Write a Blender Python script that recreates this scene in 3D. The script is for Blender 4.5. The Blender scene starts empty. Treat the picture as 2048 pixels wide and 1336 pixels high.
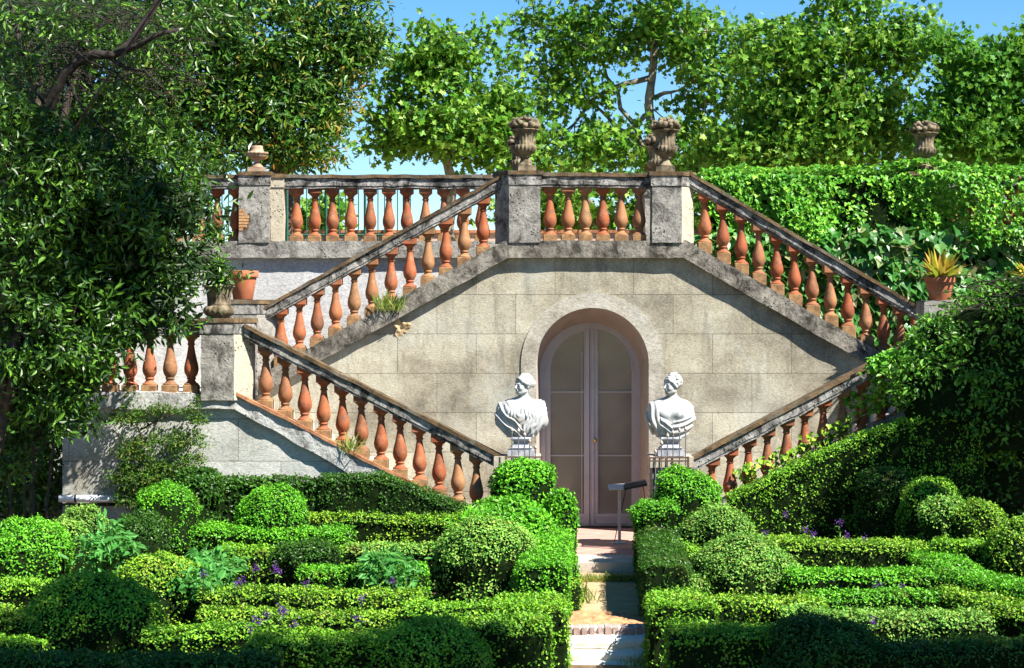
import bpy, math, random
import numpy as np
from math import sin, cos, pi, radians, sqrt
rng = np.random.default_rng(7); random.seed(7)
sc = bpy.context.scene; col = sc.collection
F = 3750.0; H = 2.65; CX = 1024.0; CY = 668.0
# ---------------------------------------------------------------- camera, light
cam = bpy.data.cameras.new('camera'); co = bpy.data.objects.new('camera', cam); col.objects.link(co)
co.location = (0, 0, H); co.rotation_euler = (radians(90), 0, 0)
cam.sensor_width = 36; cam.lens = 36 * F / 2048; cam.clip_start = 0.1; cam.clip_end = 2000
sc.camera = co
SUN_EL, SUN_AZ = 49.0, 55.0          # azimuth measured from behind the camera towards the right
S = np.array([cos(radians(SUN_EL)) * sin(radians(SUN_AZ)), -cos(radians(SUN_EL)) * cos(radians(SUN_AZ)), sin(radians(SUN_EL))])
w = bpy.data.worlds.new('World'); sc.world = w; w.use_nodes = True
nt = w.node_tree; bg = nt.nodes['Background']; sky = nt.nodes.new('ShaderNodeTexSky')
sky.sky_type = 'NISHITA'; sky.sun_disc = False; sky.sun_elevation = radians(SUN_EL)
sky.sun_rotation = radians(180 - SUN_AZ); sky.air_density = 1.0; sky.dust_density = 0.0; sky.ozone_density = 3.0; sky.altitude = 600
hs = nt.nodes.new('ShaderNodeHueSaturation'); hs.inputs['Saturation'].default_value = 1.35; hs.inputs['Value'].default_value = 1.0
nt.links.new(sky.outputs[0], hs.inputs['Color']); nt.links.new(hs.outputs[0], bg.inputs['Color']); bg.inputs['Strength'].default_value = 0.060
ld = bpy.data.lights.new('sun', 'SUN'); ld.energy = 5.0; ld.angle = radians(0.5); ld.color = (1.0, 0.95, 0.86)
lo = bpy.data.objects.new('sun', ld); col.objects.link(lo); lo.location = (8, -10, 20)
from mathutils import Vector
lo.rotation_euler = Vector(S).to_track_quat('Z', 'Y').to_euler()
sc.view_settings.view_transform = 'Standard'; sc.view_settings.look = 'None'
sc.view_settings.exposure = 1.6; sc.view_settings.gamma = 1.0
sc.render.engine = 'CYCLES'
sc.cycles.max_bounces = 6; sc.cycles.transparent_max_bounces = 6

# ---------------------------------------------------------------- helpers
def P(px, py, Y):
    return np.array([(px - CX) * Y / F, Y, H + (CY - py) * Y / F])
def PX(px, Y): return (px - CX) * Y / F
def PZ(py, Y): return H + (CY - py) * Y / F

def tag(o, label=None, cat=None, group=None, kind=None):
    if label: o['label'] = label
    if cat: o['category'] = cat
    if group: o['group'] = group
    if kind: o['kind'] = kind
    return o
def thing(name, loc, label, cat, group=None):
    o = bpy.data.objects.new(name, None); col.objects.link(o); o.location = tuple(float(v) for v in loc)
    o.empty_display_size = .1
    return tag(o, label, cat, group)
def wloc(o):
    L = np.array(o.location, dtype=float); p = o.parent
    while p is not None: L = L + np.array(p.location); p = p.parent
    return L
def np_mesh(name, V, Fs, mats, midx=None, smooth=False):
    """V (n,3); Fs list of int arrays (m,k)"""
    me = bpy.data.meshes.new(name)
    V = np.ascontiguousarray(V, dtype=np.float32)
    Fs = [np.asarray(f, dtype=np.int32) for f in Fs if len(f)]
    me.vertices.add(len(V)); me.vertices.foreach_set('co', V.ravel())
    tot = sum(f.size for f in Fs); nf = sum(len(f) for f in Fs)
    me.loops.add(tot); me.loops.foreach_set('vertex_index', np.concatenate([f.ravel() for f in Fs]))
    me.polygons.add(nf)
    ls = []; s = 0
    for f in Fs:
        ls.append(s + np.arange(len(f)) * f.shape[1]); s += f.size
    me.polygons.foreach_set('loop_start', np.concatenate(ls).astype(np.int32))
    if not isinstance(mats, (list, tuple)): mats = [mats]
    for m in mats: me.materials.append(m)
    if midx is not None: me.polygons.foreach_set('material_index', np.asarray(midx, dtype=np.int32))
    me.update(calc_edges=True)
    me.polygons.foreach_set('use_smooth', np.full(nf, bool(smooth)))
    me.validate(verbose=False)
    return me
def part(name, V, Fs, mats, parent=None, smooth=False, base=None, midx=None, label=None):
    """V in world coordinates."""
    V = np.asarray(V, dtype=float)
    L = wloc(parent) if parent is not None else (np.array(base, float) if base is not None else np.array([V[:, 0].mean(), V[:, 1].mean(), V[:, 2].min()]))
    if parent is not None:
        c = np.array([V[:, 0].mean(), V[:, 1].mean(), V[:, 2].min()]); off = c - L; L2 = c
    else: off = L; L2 = L
    o = bpy.data.objects.new(name, np_mesh(name, V - L2, Fs, mats, midx, smooth)); col.objects.link(o)
    o.location = tuple(off)
    if parent is not None: o.parent = parent
    if label: o['label'] = label
    return o
class MB:
    def __init__(s): s.V = []; s.F = {}; s.n = 0; s.M = {}
    def add(s, V, Fs, mi=0):
        V = np.asarray(V, float)
        for f in Fs:
            f = np.asarray(f, dtype=np.int64)
            if len(f) == 0: continue
            s.F.setdefault(f.shape[1], []).append(f + s.n); s.M.setdefault(f.shape[1], []).append(np.full(len(f), mi))
        s.V.append(V); s.n += len(V); return s
    def box(s, x0, x1, y0, y1, z0, z1, mi=0):
        V = [(x, y, z) for z in (z0, z1) for y in (y0, y1) for x in (x0, x1)]
        return s.add(V, [[(0, 2, 3, 1), (4, 5, 7, 6), (0, 1, 5, 4), (2, 6, 7, 3), (0, 4, 6, 2), (1, 3, 7, 5)]], mi)
    def build(s, name, mats, parent=None, smooth=False, label=None):
        ks = sorted(s.F); Fs = [np.concatenate(s.F[k]) for k in ks]; mi = np.concatenate([np.concatenate(s.M[k]) for k in ks])
        return part(name, np.concatenate(s.V), Fs, mats, parent, smooth, midx=mi, label=label)
def grid_faces(nu, nv, cu=False, cv=False, off=0):
    i = np.arange(nu if cu else nu - 1); j = np.arange(nv if cv else nv - 1)
    I, J = np.meshgrid(i, j, indexing='ij'); I2 = (I + 1) % nu; J2 = (J + 1) % nv
    return np.stack([I * nv + J, I2 * nv + J, I2 * nv + J2, I * nv + J2], -1).reshape(-1, 4) + off
def lathe(prof, n=24, c=(0, 0, 0), flute=None):
    """prof [(r,z)]; flute(z_index, theta)->factor"""
    th = np.arange(n) * 2 * pi / n; V = []
    for k, (r, z) in enumerate(prof):
        rr = r * (flute(k, th) if flute else np.ones(n))
        V.append(np.stack([c[0] + rr * np.cos(th), c[1] + rr * np.sin(th), np.full(n, c[2] + z)], -1))
    V = np.array(V); m = len(prof); Fq = grid_faces(m, n, cv=True)[:, ::-1]
    Vf = V.reshape(-1, 3); caps = [np.arange(n)[::-1][None, :], (np.arange(n) + (m - 1) * n)[None, :]]
    return Vf, [Fq] + caps
def tube(pts, rad, n=8):
    pts = np.asarray(pts, float); m = len(pts); rad = np.broadcast_to(np.asarray(rad, float), (m,))
    T = np.gradient(pts, axis=0); T /= np.linalg.norm(T, axis=1)[:, None] + 1e-9
    ref = np.array([0, 0, 1.0]) if abs(T[:, 2]).mean() < .8 else np.array([1.0, 0, 0])
    A = np.cross(T, ref); A /= np.linalg.norm(A, axis=1)[:, None] + 1e-9; B = np.cross(T, A)
    th = np.arange(n) * 2 * pi / n
    V = pts[:, None] + rad[:, None, None] * (A[:, None] * np.cos(th)[None, :, None] + B[:, None] * np.sin(th)[None, :, None])
    return V.reshape(-1, 3), [grid_faces(m, n, cv=True), np.arange(n)[None, :], (np.arange(n)[::-1] + (m - 1) * n)[None, :]]
def nz(Pt, f, seed=0, octs=1):
    r = np.random.default_rng(1000 + seed); out = 0; amp = 1.0
    for o in range(octs):
        K = r.normal(size=(6, 3)); K /= np.linalg.norm(K, axis=1)[:, None]; K *= f * (2 ** o) * r.uniform(.7, 1.4, (6, 1))
        ph = r.uniform(0, 6.28, 6)
        out = out + amp * np.sin(Pt @ K.T + ph).sum(-1) / 3.0; amp *= .5
    return out
def surf_nets(f, lo, hi, h):
    xs = [np.arange(lo[i], hi[i] + h, h) for i in range(3)]
    G = np.stack(np.meshgrid(*xs, indexing='ij'), -1); g = f(G.reshape(-1, 3)).reshape(G.shape[:3])
    ins = g < 0; nx, ny, nzz = g.shape
    acc = np.zeros((nx - 1, ny - 1, nzz - 1, 3)); cnt = np.zeros((nx - 1, ny - 1, nzz - 1))
    cor = [(a, b, c) for a in (0, 1) for b in (0, 1) for c in (0, 1)]
    sl = lambda c: tuple(slice(c[i], g.shape[i] - 1 + c[i]) for i in range(3))
    for a in cor:
        for ax in range(3):
            if a[ax] == 1: continue
            b = list(a); b[ax] = 1; b = tuple(b)
            ga, gb = g[sl(a)], g[sl(b)]; cr = (ga < 0) != (gb < 0)
            t = np.where(cr, ga / np.where(cr, ga - gb, 1), 0)
            p = np.zeros(acc.shape) + np.array(a, float); p[..., ax] += t
            acc += p * cr[..., None]; cnt += cr
    act = cnt > 0; idx = -np.ones(cnt.shape, int); idx[act] = np.arange(act.sum())
    I = np.argwhere(act); V = (I + acc[act] / cnt[act][:, None]) * h + np.array(lo)
    quads = []
    for ax in range(3):
        o1, o2 = (ax + 1) % 3, (ax + 2) % 3
        s0 = [slice(None)] * 3; s1 = [slice(None)] * 3; s0[ax] = slice(0, -1); s1[ax] = slice(1, None)
        a, b = ins[tuple(s0)], ins[tuple(s1)]; ch = np.argwhere(a != b)
        ch = ch[(ch[:, o1] > 0) & (ch[:, o2] > 0) & (ch[:, o1] < g.shape[o1] - 1) & (ch[:, o2] < g.shape[o2] - 1)]
        if not len(ch): continue
        def cell(d1, d2):
            c = ch.copy(); c[:, o1] -= d1; c[:, o2] -= d2; return idx[c[:, 0], c[:, 1], c[:, 2]]
        q = np.stack([cell(1, 1), cell(0, 1), cell(0, 0), cell(1, 0)], -1)
        fl = ~a[ch[:, 0], ch[:, 1], ch[:, 2]]
        q[fl] = q[fl][:, ::-1]; quads.append(q)
    return V, [np.concatenate(quads)]

# ---------------------------------------------------------------- materials
MATS = {}
class N:
    def __init__(s, name):
        s.m = bpy.data.materials.new(name); s.m.use_nodes = True; s.t = s.m.node_tree; s.p = s.t.nodes['Principled BSDF']; MATS[name] = s.m
        s.out = s.t.nodes['Material Output']; s.pos = s.n('ShaderNodeNewGeometry').outputs['Position']
    def n(s, ty, **kw):
        nd = s.t.nodes.new(ty)
        for k, v in kw.items():
            if k in nd.inputs: nd.inputs[k].default_value = v
            else: setattr(nd, k, v)
        return nd
    def l(s, a, b): s.t.links.new(a, b)
    def noise(s, scale, detail=6, rough=.6, sc=(1, 1, 1), dist=0.0, seed=(0, 0, 0)):
        mp = s.n('ShaderNodeMapping'); mp.inputs['Scale'].default_value = sc; mp.inputs['Location'].default_value = seed; s.l(s.pos, mp.inputs[0])
        nn = s.n('ShaderNodeTexNoise'); nn.inputs['Scale'].default_value = scale; nn.inputs['Detail'].default_value = detail
        nn.inputs['Roughness'].default_value = rough; nn.inputs['Distortion'].default_value = dist; s.l(mp.outputs[0], nn.inputs['Vector']); return nn.outputs[0]
    def ramp(s, fac, stops):
        r = s.n('ShaderNodeValToRGB'); e = r.color_ramp.elements
        while len(e) < len(stops): e.new(.5)
        for k, (p, c) in enumerate(stops):
            e[k].position = p; e[k].color = (*c, 1) if isinstance(c, tuple) else (c, c, c, 1)
        s.l(fac, r.inputs[0]); return r.outputs[0]
    def mix(s, fac, a, b, bt='MIX'):
        m = s.n('ShaderNodeMix'); m.data_type = 'RGBA'; m.blend_type = bt
        for v, i in ((fac, 0), (a, 6), (b, 7)):
            if isinstance(v, (int, float)): m.inputs[i].default_value = v
            elif isinstance(v, tuple): m.inputs[i].default_value = (*v, 1)
            else: s.l(v, m.inputs[i])
        return m.outputs[2]
    def bump(s, h, strength=.5, dist=.02, normal=None):
        b = s.n('ShaderNodeBump'); b.inputs['Strength'].default_value = strength; b.inputs['Distance'].default_value = dist; s.l(h, b.inputs['Height'])
        if normal is not None: s.l(normal, b.inputs['Normal'])
        return b.outputs[0]
    def done(s, colr, rough=.8, normal=None, spec=.3):
        if isinstance(colr, tuple): s.p.inputs['Base Color'].default_value = (*colr, 1)
        else: s.l(colr, s.p.inputs['Base Color'])
        s.p.inputs['Roughness'].default_value = rough; s.p.inputs['Specular IOR Level'].default_value = spec
        if normal is not None: s.l(normal, s.p.inputs['Normal'])
        return s.m

def joints(s, x0, z0, bw, rh, mortar=.004):
    sp = s.n('ShaderNodeSeparateXYZ'); s.l(s.pos, sp.inputs[0])
    cb = s.n('ShaderNodeCombineXYZ')
    a = s.n('ShaderNodeMath', operation='SUBTRACT'); a.inputs[1].default_value = x0; s.l(sp.outputs[0], a.inputs[0])
    b = s.n('ShaderNodeMath', operation='SUBTRACT'); b.inputs[1].default_value = z0; s.l(sp.outputs[2], b.inputs[0])
    s.l(a.outputs[0], cb.inputs[0]); s.l(b.outputs[0], cb.inputs[1])
    br = s.n('ShaderNodeTexBrick'); br.offset = .5; br.squash = 1; s.l(cb.outputs[0], br.inputs['Vector'])
    br.inputs['Scale'].default_value = 1; br.inputs['Brick Width'].default_value = bw; br.inputs['Row Height'].default_value = rh
    br.inputs['Mortar Size'].default_value = mortar; br.inputs['Mortar Smooth'].default_value = .3; br.inputs['Bias'].default_value = 0
    br.inputs['Color1'].default_value = (.35, .35, .35, 1); br.inputs['Color2'].default_value = (.65, .65, .65, 1); br.inputs['Mortar'].default_value = (.5, .5, .5, 1)
    return br.outputs['Fac'], br.outputs['Color']

def mat_wall(name, base, light, dark, joint=True, stain=.5, white=(.62, .6, .56), x0=0.0):
    s = N(name)
    c = s.ramp(s.noise(1.1, 8, .62, (1, 1, 1.3)), [(.34, dark), (.47, base), (.62, light)])
    fine = s.noise(26, 6, .7, (1, 1, 2.6))
    c = s.mix(.85, c, s.ramp(fine, [(.3, .22), (.5, .52), (.7, .72)]), 'OVERLAY')
    # dark lichen specks, vertical runs and pale lime streaks: stains with shapes of their own
    runs = s.noise(2.2, 7, .7, (2.6, 1, .45), seed=(3, 0, 1))
    c = s.mix(s.ramp(runs, [(.5, 0.0), (.72, stain)]), c, (.07, .065, .055))
    pits = s.noise(60, 3, .6, seed=(1, 5, 2))
    c = s.mix(s.ramp(pits, [(.28, .75), (.4, 0.0)]), c, (.05, .04, .03))
    vein = s.noise(5.5, 7, .75, dist=1.4, seed=(9, 2, 2))
    c = s.mix(s.ramp(vein, [(.485, 0.0), (.5, .28), (.515, 0.0)]), c, white)
    lime = s.noise(.9, 6, .6, seed=(4, 8, 8))
    c = s.mix(s.ramp(lime, [(.55, 0.0), (.7, .35)]), c, (.36, .40, .38))
    hgt = s.noise(9, 9, .72); nrm = s.bump(hgt, .35, .03)
    if joint:
        f, bc = joints(s, x0, 2.65 - 5.25, 1.05, .525)
        c = s.mix(.38, c, bc, 'OVERLAY')
        c = s.mix(s.ramp(f, [(.1, 0.0), (.6, .6)]), c, (.09, .08, .06))
        inv = s.n('ShaderNodeMath', operation='SUBTRACT'); inv.inputs[0].default_value = 1; s.l(f, inv.inputs[1])
        nrm = s.bump(inv.outputs[0], .9, .012, nrm)
    nrm = s.bump(fine, .3, .008, nrm)
    return s.done(c, .92, nrm, .15)

def mat_stone(name, light, mid, dark, amt=.5, sc=3.0, bump=.8):
    """weathered grey stone with black lichen blotches and pits"""
    s = N(name)
    a = s.noise(sc, 9, .68, seed=(2, 1, 0)); c = s.ramp(a, [(.34, mid), (.5, light), (.7, light)])
    b = s.noise(sc * 1.6, 9, .75, (1, 1, .8), dist=.4, seed=(6, 3, 1)); c = s.mix(s.ramp(b, [(amt - .10, 0.0), (amt + .08, 1.0)]), c, dark)
    f = s.noise(45, 5, .7); c = s.mix(.5, c, s.ramp(f, [(.3, .25), (.5, .5), (.7, .78)]), 'OVERLAY')
    vo = s.n('ShaderNodeTexVoronoi'); vo.inputs['Scale'].default_value = 22; vo.inputs['Randomness'].default_value = 1; s.l(s.pos, vo.inputs['Vector'])
    pm = s.noise(2.5, 3, .5, seed=(0, 7, 7))
    p1 = s.ramp(vo.outputs['Distance'], [(.16, 1.0), (.3, 0.0)]); p = s.mix(1.0, p1, s.ramp(pm, [(.48, 0.0), (.6, 1.0)]), 'MULTIPLY')
    c = s.mix(p, c, (.03, .028, .025))
    inv = s.n('ShaderNodeInvert'); s.l(p, inv.inputs['Color'])
    nrm = s.bump(s.noise(14, 9, .7), bump, .02); nrm = s.bump(inv.outputs[0], .6, .012, nrm); nrm = s.bump(f, .35, .006, nrm)
    return s.done(c, .92, nrm, .12)

def mat_terra(name, dull=0.0):
    s = N(name); oi = s.n('ShaderNodeObjectInfo')
    c = s.ramp(oi.outputs['Random'], [(0, (.23, .055, .018)), (.22, (.30, .09, .032)), (.42, (.19, .045, .016)), (.6, (.27, .14, .06)), (.8, (.31, .075, .028)), (1, (.22, .10, .045))])
    a = s.noise(9, 7, .65); c = s.mix(s.ramp(a, [(.5, 0.0), (.72, .55)]), c, (.38, .23, .12))
    b = s.noise(6, 8, .7, seed=(5, 5, 5)); c = s.mix(s.ramp(b, [(.50, 0.0), (.66, .8)]), c, (.09, .055, .032))
    nrm = s.bump(s.noise(60, 5, .6), .18, .006)
    return s.done(c, .72, nrm, .3)

def mat_simple(name, c1, c2, scale=8, rough=.8, bump=.3, spec=.3, bs=40, lohi=(.35, .65)):
    s = N(name); c = s.ramp(s.noise(scale, 7, .65), [(lohi[0], c1), (lohi[1], c2)])
    return s.done(c, rough, s.bump(s.noise(bs, 6, .65), bump, .01), spec)

def mat_leaf(name, cols, transl=.3, rough=.42, tcol=(.25, .5, .05), spec=.22, big=.6, bscale=1.2, gain=1.0):
    cols = [tuple(min(.8, v * gain) for v in c) for c in cols]
    s = N(name); g = s.n('ShaderNodeNewGeometry'); r = g.outputs['Random Per Island']
    k = len(cols); c = s.ramp(r, [(i / max(1, k - 1), cc) for i, cc in enumerate(cols)])
    v = s.noise(bscale, 3, .5); c = s.mix(big, c, s.ramp(v, [(.3, (.30, .33, .28)), (.7, (.72, .68, .6))]), 'OVERLAY')
    if 'box' in name:
        cl = s.noise(5.5, 4, .65, seed=(1, 8, 3)); c = s.mix(.45, c, s.ramp(cl, [(.35, (.25, .28, .22)), (.65, (.70, .68, .55))]), 'OVERLAY')
        dead = s.noise(2.6, 4, .6, seed=(5, 1, 9)); c = s.mix(s.ramp(dead, [(.60, 0.0), (.70, .55)]), c, (.17, .12, .035))
    s.done(c, rough, None, spec)
    tr = s.n('ShaderNodeBsdfTranslucent'); s.l(s.mix(.5, c, tcol), tr.inputs['Color'])
    mx = s.n('ShaderNodeMixShader'); mx.inputs[0].default_value = transl
    s.l(s.p.outputs[0], mx.inputs[1]); s.l(tr.outputs[0], mx.inputs[2]); s.l(mx.outputs[0], s.out.inputs['Surface'])
    return s.m

M_wall = mat_wall('stucco_ashlar', (.26, .234, .172), (.375, .35, .27), (.15, .132, .098), True, .6, x0=(795 - CX) / 150)
M_front = mat_wall('pale_ashlar', (0.336, 0.344, 0.311), (0.437, 0.437, 0.403), (0.227, 0.210, 0.168), True, .25, x0=PX(477, 23.2))
M_white = mat_wall('white_plaster', (.375, .375, .375), (.435, .435, .44), (.31, .305, .30), False, .14, (.45, .45, .46))
M_ring = mat_wall('arch_stone', (0.311, 0.286, 0.235), (0.395, 0.370, 0.319), (0.202, 0.185, 0.143), False, .4)
M_rail = mat_stone('weathered_rail', (0.336, 0.323, 0.302), (0.151, 0.147, 0.139), (0.029, 0.028, 0.025), .50, 3.2)
M_band = mat_stone('weathered_band', (0.260, 0.239, 0.202), (0.143, 0.130, 0.109), (0.042, 0.038, 0.032), .52, 2.6, 1.0)
M_ped = mat_stone('pedestal_stone', (0.277, 0.265, 0.239), (0.160, 0.151, 0.134), (0.059, 0.055, 0.050), .56, 3.0, 1.0)
M_lime = mat_stone('lime_washed_string', (.40, .40, .385), (.30, .29, .265), (.09, .08, .07), .60, 2.2, 1.2)
M_pedlight = mat_stone('pale_sunlit_pedestal', (0.386, 0.344, 0.260), (0.286, 0.260, 0.218), (0.168, 0.151, 0.118), .70, 3.0, .4)  # pale stone; on sunward chamfers it paints sunlight into the colour
M_tile = mat_simple('mossy_tile', (.05, .038, .02), (.20, .125, .06), 7, .9, .9)
def tile_mat(name, c1, c2, wd, off):
    s = N(name); c = s.ramp(s.noise(7, 7, .65), [(.35, c1), (.65, c2)]); sp = s.n('ShaderNodeSeparateXYZ'); s.l(s.pos, sp.inputs[0])
    a = s.n('ShaderNodeMath', operation='MULTIPLY_ADD'); a.inputs[1].default_value = 1 / wd; a.inputs[2].default_value = off; s.l(sp.outputs[0], a.inputs[0])
    f = s.n('ShaderNodeMath', operation='FLOOR'); s.l(a.outputs[0], f.inputs[0]); wn = s.n('ShaderNodeTexWhiteNoise'); wn.noise_dimensions = '1D'; s.l(f.outputs[0], wn.inputs['W'])
    c = s.mix(.7, c, s.ramp(wn.outputs['Value'], [(0, .3), (1, .72)]), 'OVERLAY')
    fr = s.n('ShaderNodeMath', operation='FRACT'); s.l(a.outputs[0], fr.inputs[0]); c = s.mix(s.ramp(fr.outputs[0], [(0, 1.0), (.03, 0.0)]), c, (.012, .01, .008))
    g = s.noise(3, 7, .7, seed=(3, 3, 3)); c = s.mix(s.ramp(g, [(.5, 0.0), (.64, .7)]), c, (.16, .15, .12))
    return s.done(c, .9, s.bump(s.noise(40, 6, .65), .9, .01), .2)
M_tile = tile_mat('mossy_tile_course', (.035, .028, .016), (.16, .10, .05), .41, .2)
M_tile2 = mat_simple('clay_tile', (.16, .06, .03), (.42, .20, .10), 5, .85, .6)
M_terra = mat_terra('terracotta')
M_block = mat_simple('baluster_brick', (.13, .065, .03), (.32, .19, .085), 9, .85, .6)
M_brick = mat_simple('bare_brick', (.30, .13, .06), (.45, .28, .13), 14, .9, .9)
M_urn = mat_simple('urn_stone', (0.043, 0.034, 0.022), (0.246, 0.200, 0.132), 9, .95, .6, .15, lohi=(.36, .66))
M_urnlight = mat_simple('urn_terracotta_pale', (0.176, 0.104, 0.064), (0.384, 0.288, 0.200), 8, .85, .4)
M_marble = mat_simple('marble', (0.204, 0.212, 0.212), (0.365, 0.374, 0.378), 7, .65, .25, .3, 60, (.3, .55))
def _marble():
    s = N('weathered_marble'); c = s.ramp(s.noise(7, 7, .65), [(.3, (.24, .25, .255)), (.55, (.42, .425, .43))])
    k = s.noise(9, 7, .7, (1.6, 1.6, .5), seed=(2, 2, 2)); c = s.mix(s.ramp(k, [(.50, 0.0), (.66, .65)]), c, (.10, .10, .09))
    y = s.noise(4, 5, .6, seed=(7, 1, 4)); c = s.mix(s.ramp(y, [(.52, 0.0), (.7, .5)]), c, (.26, .21, .13))
    return s.done(c, .7, s.bump(s.noise(70, 6, .65), .3, .006), .25)
M_marble = _marble()
M_plinth = mat_simple('grey_marble', (.16, .17, .20), (.36, .37, .40), 12, .6, .2)
M_door = mat_simple('painted_door', (.37, .345, .345), (.43, .405, .405), 3, .5, .05)
M_reveal = mat_simple('reveal_plaster', (.32, .265, .22), (.40, .34, .29), 3, .85, .15)
M_iron = mat_simple('rusty_iron', (.045, .03, .025), (.15, .09, .07), 30, .7, .3)
M_iron2 = mat_simple('dark_iron', (.02, .02, .025), (.05, .05, .055), 30, .5, .1)
M_finial = mat_simple('finial_metal', (.26, .20, .17), (.42, .36, .32), 30, .6, .2)
M_green = mat_simple('green_paint', (.012, .07, .05), (.02, .11, .08), 20, .5, .1)
M_steel = mat_simple('brushed_metal', (.40, .38, .34), (.52, .50, .46), 20, .45, .05)
M_black = mat_simple('black_panel', (.015, .015, .016), (.03, .03, .03), 20, .4, .05)
M_brass = N('brass').m; MATS['brass'].node_tree.nodes['Principled BSDF'].inputs['Base Color'].default_value = (.6, .4, .12, 1)
MATS['brass'].node_tree.nodes['Principled BSDF'].inputs['Metallic'].default_value = 1; MATS['brass'].node_tree.nodes['Principled BSDF'].inputs['Roughness'].default_value = .3
def _glass():
    s = N('dark_glass'); c = s.ramp(s.noise(1.5, 4, .5), [(.3, (.14, .135, .11)), (.7, (.22, .21, .175))])
    s.done(c, .12, s.bump(s.noise(2.5, 2, .5), .05, .02), .55); return s.m
M_glass = _glass()
M_pot = mat_simple('flowerpot_clay', (0.308, 0.091, 0.042), (0.364, 0.140, 0.070), 6, .75, .15)
M_pave = mat_simple('pale_paving', (0.384, 0.336, 0.288), (0.496, 0.456, 0.400), 5, .85, .3)
M_pink = mat_simple('pink_paving', (0.336, 0.184, 0.152), (0.432, 0.264, 0.216), 4, .85, .25)
M_sand = mat_simple('sandy_path', (.30, .215, .11), (.42, .32, .19), 5, .95, .6)
M_soil = mat_simple('garden_soil', (.08, .05, .03), (.20, .13, .07), 6, 1, 1.0)
M_rsoil = mat_simple('heaped_soil', (.32, .15, .07), (.50, .27, .13), 10, 1, 1.0)
M_wstone = mat_simple('whitewashed_stone', (0.405, 0.342, 0.225), (0.720, 0.693, 0.612), 6, .85, .5, lohi=(.33, .5))
M_bedge = mat_simple('edge_brick', (.27, .17, .145), (.44, .33, .29), 12, .9, .5)
M_mortar = mat_simple('lime_mortar', (.55, .53, .50), (.7, .68, .65), 12, .9, .5)
M_pipe = mat_simple('white_pipe', (.74, .74, .74), (.82, .82, .82), 6, .4, .05)
M_bark = mat_simple('bark', (.03, .022, .016), (.10, .075, .055), 14, .95, 1.0)
M_planebark = mat_simple('plane_bark', (0.080, 0.072, 0.048), (0.272, 0.248, 0.192), 8, .9, .4)
M_twig = mat_simple('grey_twig', (.010, .008, .006), (.045, .036, .029), 14, .95, .4)
M_core = mat_simple('foliage_core_shade', (.003, .008, .002), (.010, .020, .005), 18, 1, 1.0, .05)  # near-black: shade deep among the leaves, painted into solid cores
M_roofwall = mat_simple('pink_plaster', (0.400, 0.288, 0.240), (0.464, 0.352, 0.304), 4, .9, .2)
G = {}
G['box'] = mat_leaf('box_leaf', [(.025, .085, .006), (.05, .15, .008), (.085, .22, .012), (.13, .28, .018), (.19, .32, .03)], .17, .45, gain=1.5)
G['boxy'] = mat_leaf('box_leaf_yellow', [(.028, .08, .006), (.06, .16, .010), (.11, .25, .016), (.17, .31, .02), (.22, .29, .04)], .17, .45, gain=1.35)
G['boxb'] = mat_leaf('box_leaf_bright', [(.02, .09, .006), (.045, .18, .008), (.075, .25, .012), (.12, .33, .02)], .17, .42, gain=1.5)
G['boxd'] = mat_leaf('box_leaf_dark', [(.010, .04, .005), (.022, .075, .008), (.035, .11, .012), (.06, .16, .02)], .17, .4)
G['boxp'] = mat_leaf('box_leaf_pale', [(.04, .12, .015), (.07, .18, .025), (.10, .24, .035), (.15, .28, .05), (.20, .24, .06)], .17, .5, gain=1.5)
G['laurel'] = mat_leaf('laurel_leaf', [(.006, .022, .002), (.014, .045, .004), (.026, .08, .006), (.055, .14, .012), (.13, .28, .03)], .12, .40, spec=.35)  # colours darkened in place of crown shade, a few bright as highlights
G['laurel2'] = mat_leaf('evergreen_leaf', [(.008, .035, .005), (.018, .07, .008), (.035, .12, .012), (.07, .19, .02), (.12, .26, .03), (.22, .18, .03)], .25, .4, spec=.4)
G['old'] = mat_leaf('inner_shade_leaf', [(.006, .020, .004), (.010, .035, .006), (.016, .05, .008), (.03, .04, .012)], .08, .5, spec=.3)  # very dark leaf colours that paint the shade inside the laurel crown
G['climb'] = mat_leaf('climber_leaf', [(.012, .045, .006), (.03, .09, .01), (.05, .13, .015), (.09, .17, .02), (.16, .16, .04)], .2, .45)
G['creep'] = mat_leaf('bush_creeper_leaf', [(.02, .07, .01), (.035, .12, .012), (.06, .19, .018), (.11, .28, .03), (.18, .36, .05)], .2, .42)
G['rust'] = mat_leaf('rusty_leaf', [(.02, .07, .01), (.05, .13, .015), (.10, .17, .02), (.26, .17, .03), (.32, .12, .02)], .3, .4)
G['plane'] = mat_leaf('plane_leaf', [(.025, .10, .010), (.05, .17, .014), (.09, .24, .02), (.15, .31, .035), (.24, .38, .06)], .30, .42, (.28, .5, .05), gain=.95)
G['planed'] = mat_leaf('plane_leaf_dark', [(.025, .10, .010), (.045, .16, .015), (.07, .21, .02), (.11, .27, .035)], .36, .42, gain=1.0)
G['ivy'] = mat_leaf('ivy_leaf', [(.03, .12, .012), (.05, .19, .015), (.08, .25, .02), (.13, .32, .03), (.2, .36, .04)], .3, .38, gain=1.3)
G['vine'] = mat_leaf('creeper_leaf', [(.02, .10, .018), (.03, .15, .025), (.05, .19, .03), (.09, .23, .05), (.24, .24, .12)], .25, .4, spec=.4)
G['conifer'] = mat_leaf('cypress_leaf', [(.008, .022, .010), (.014, .032, .014), (.022, .045, .02), (.04, .05, .03)], .15, .6)
G['nettle'] = mat_leaf('nettle_leaf', [(.05, .20, .04), (.07, .26, .05), (.10, .31, .08)], .35, .5)
G['grass'] = mat_leaf('grass_blade', [(.10, .16, .03), (.16, .22, .04), (.3, .28, .08)], .3, .6)
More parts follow.
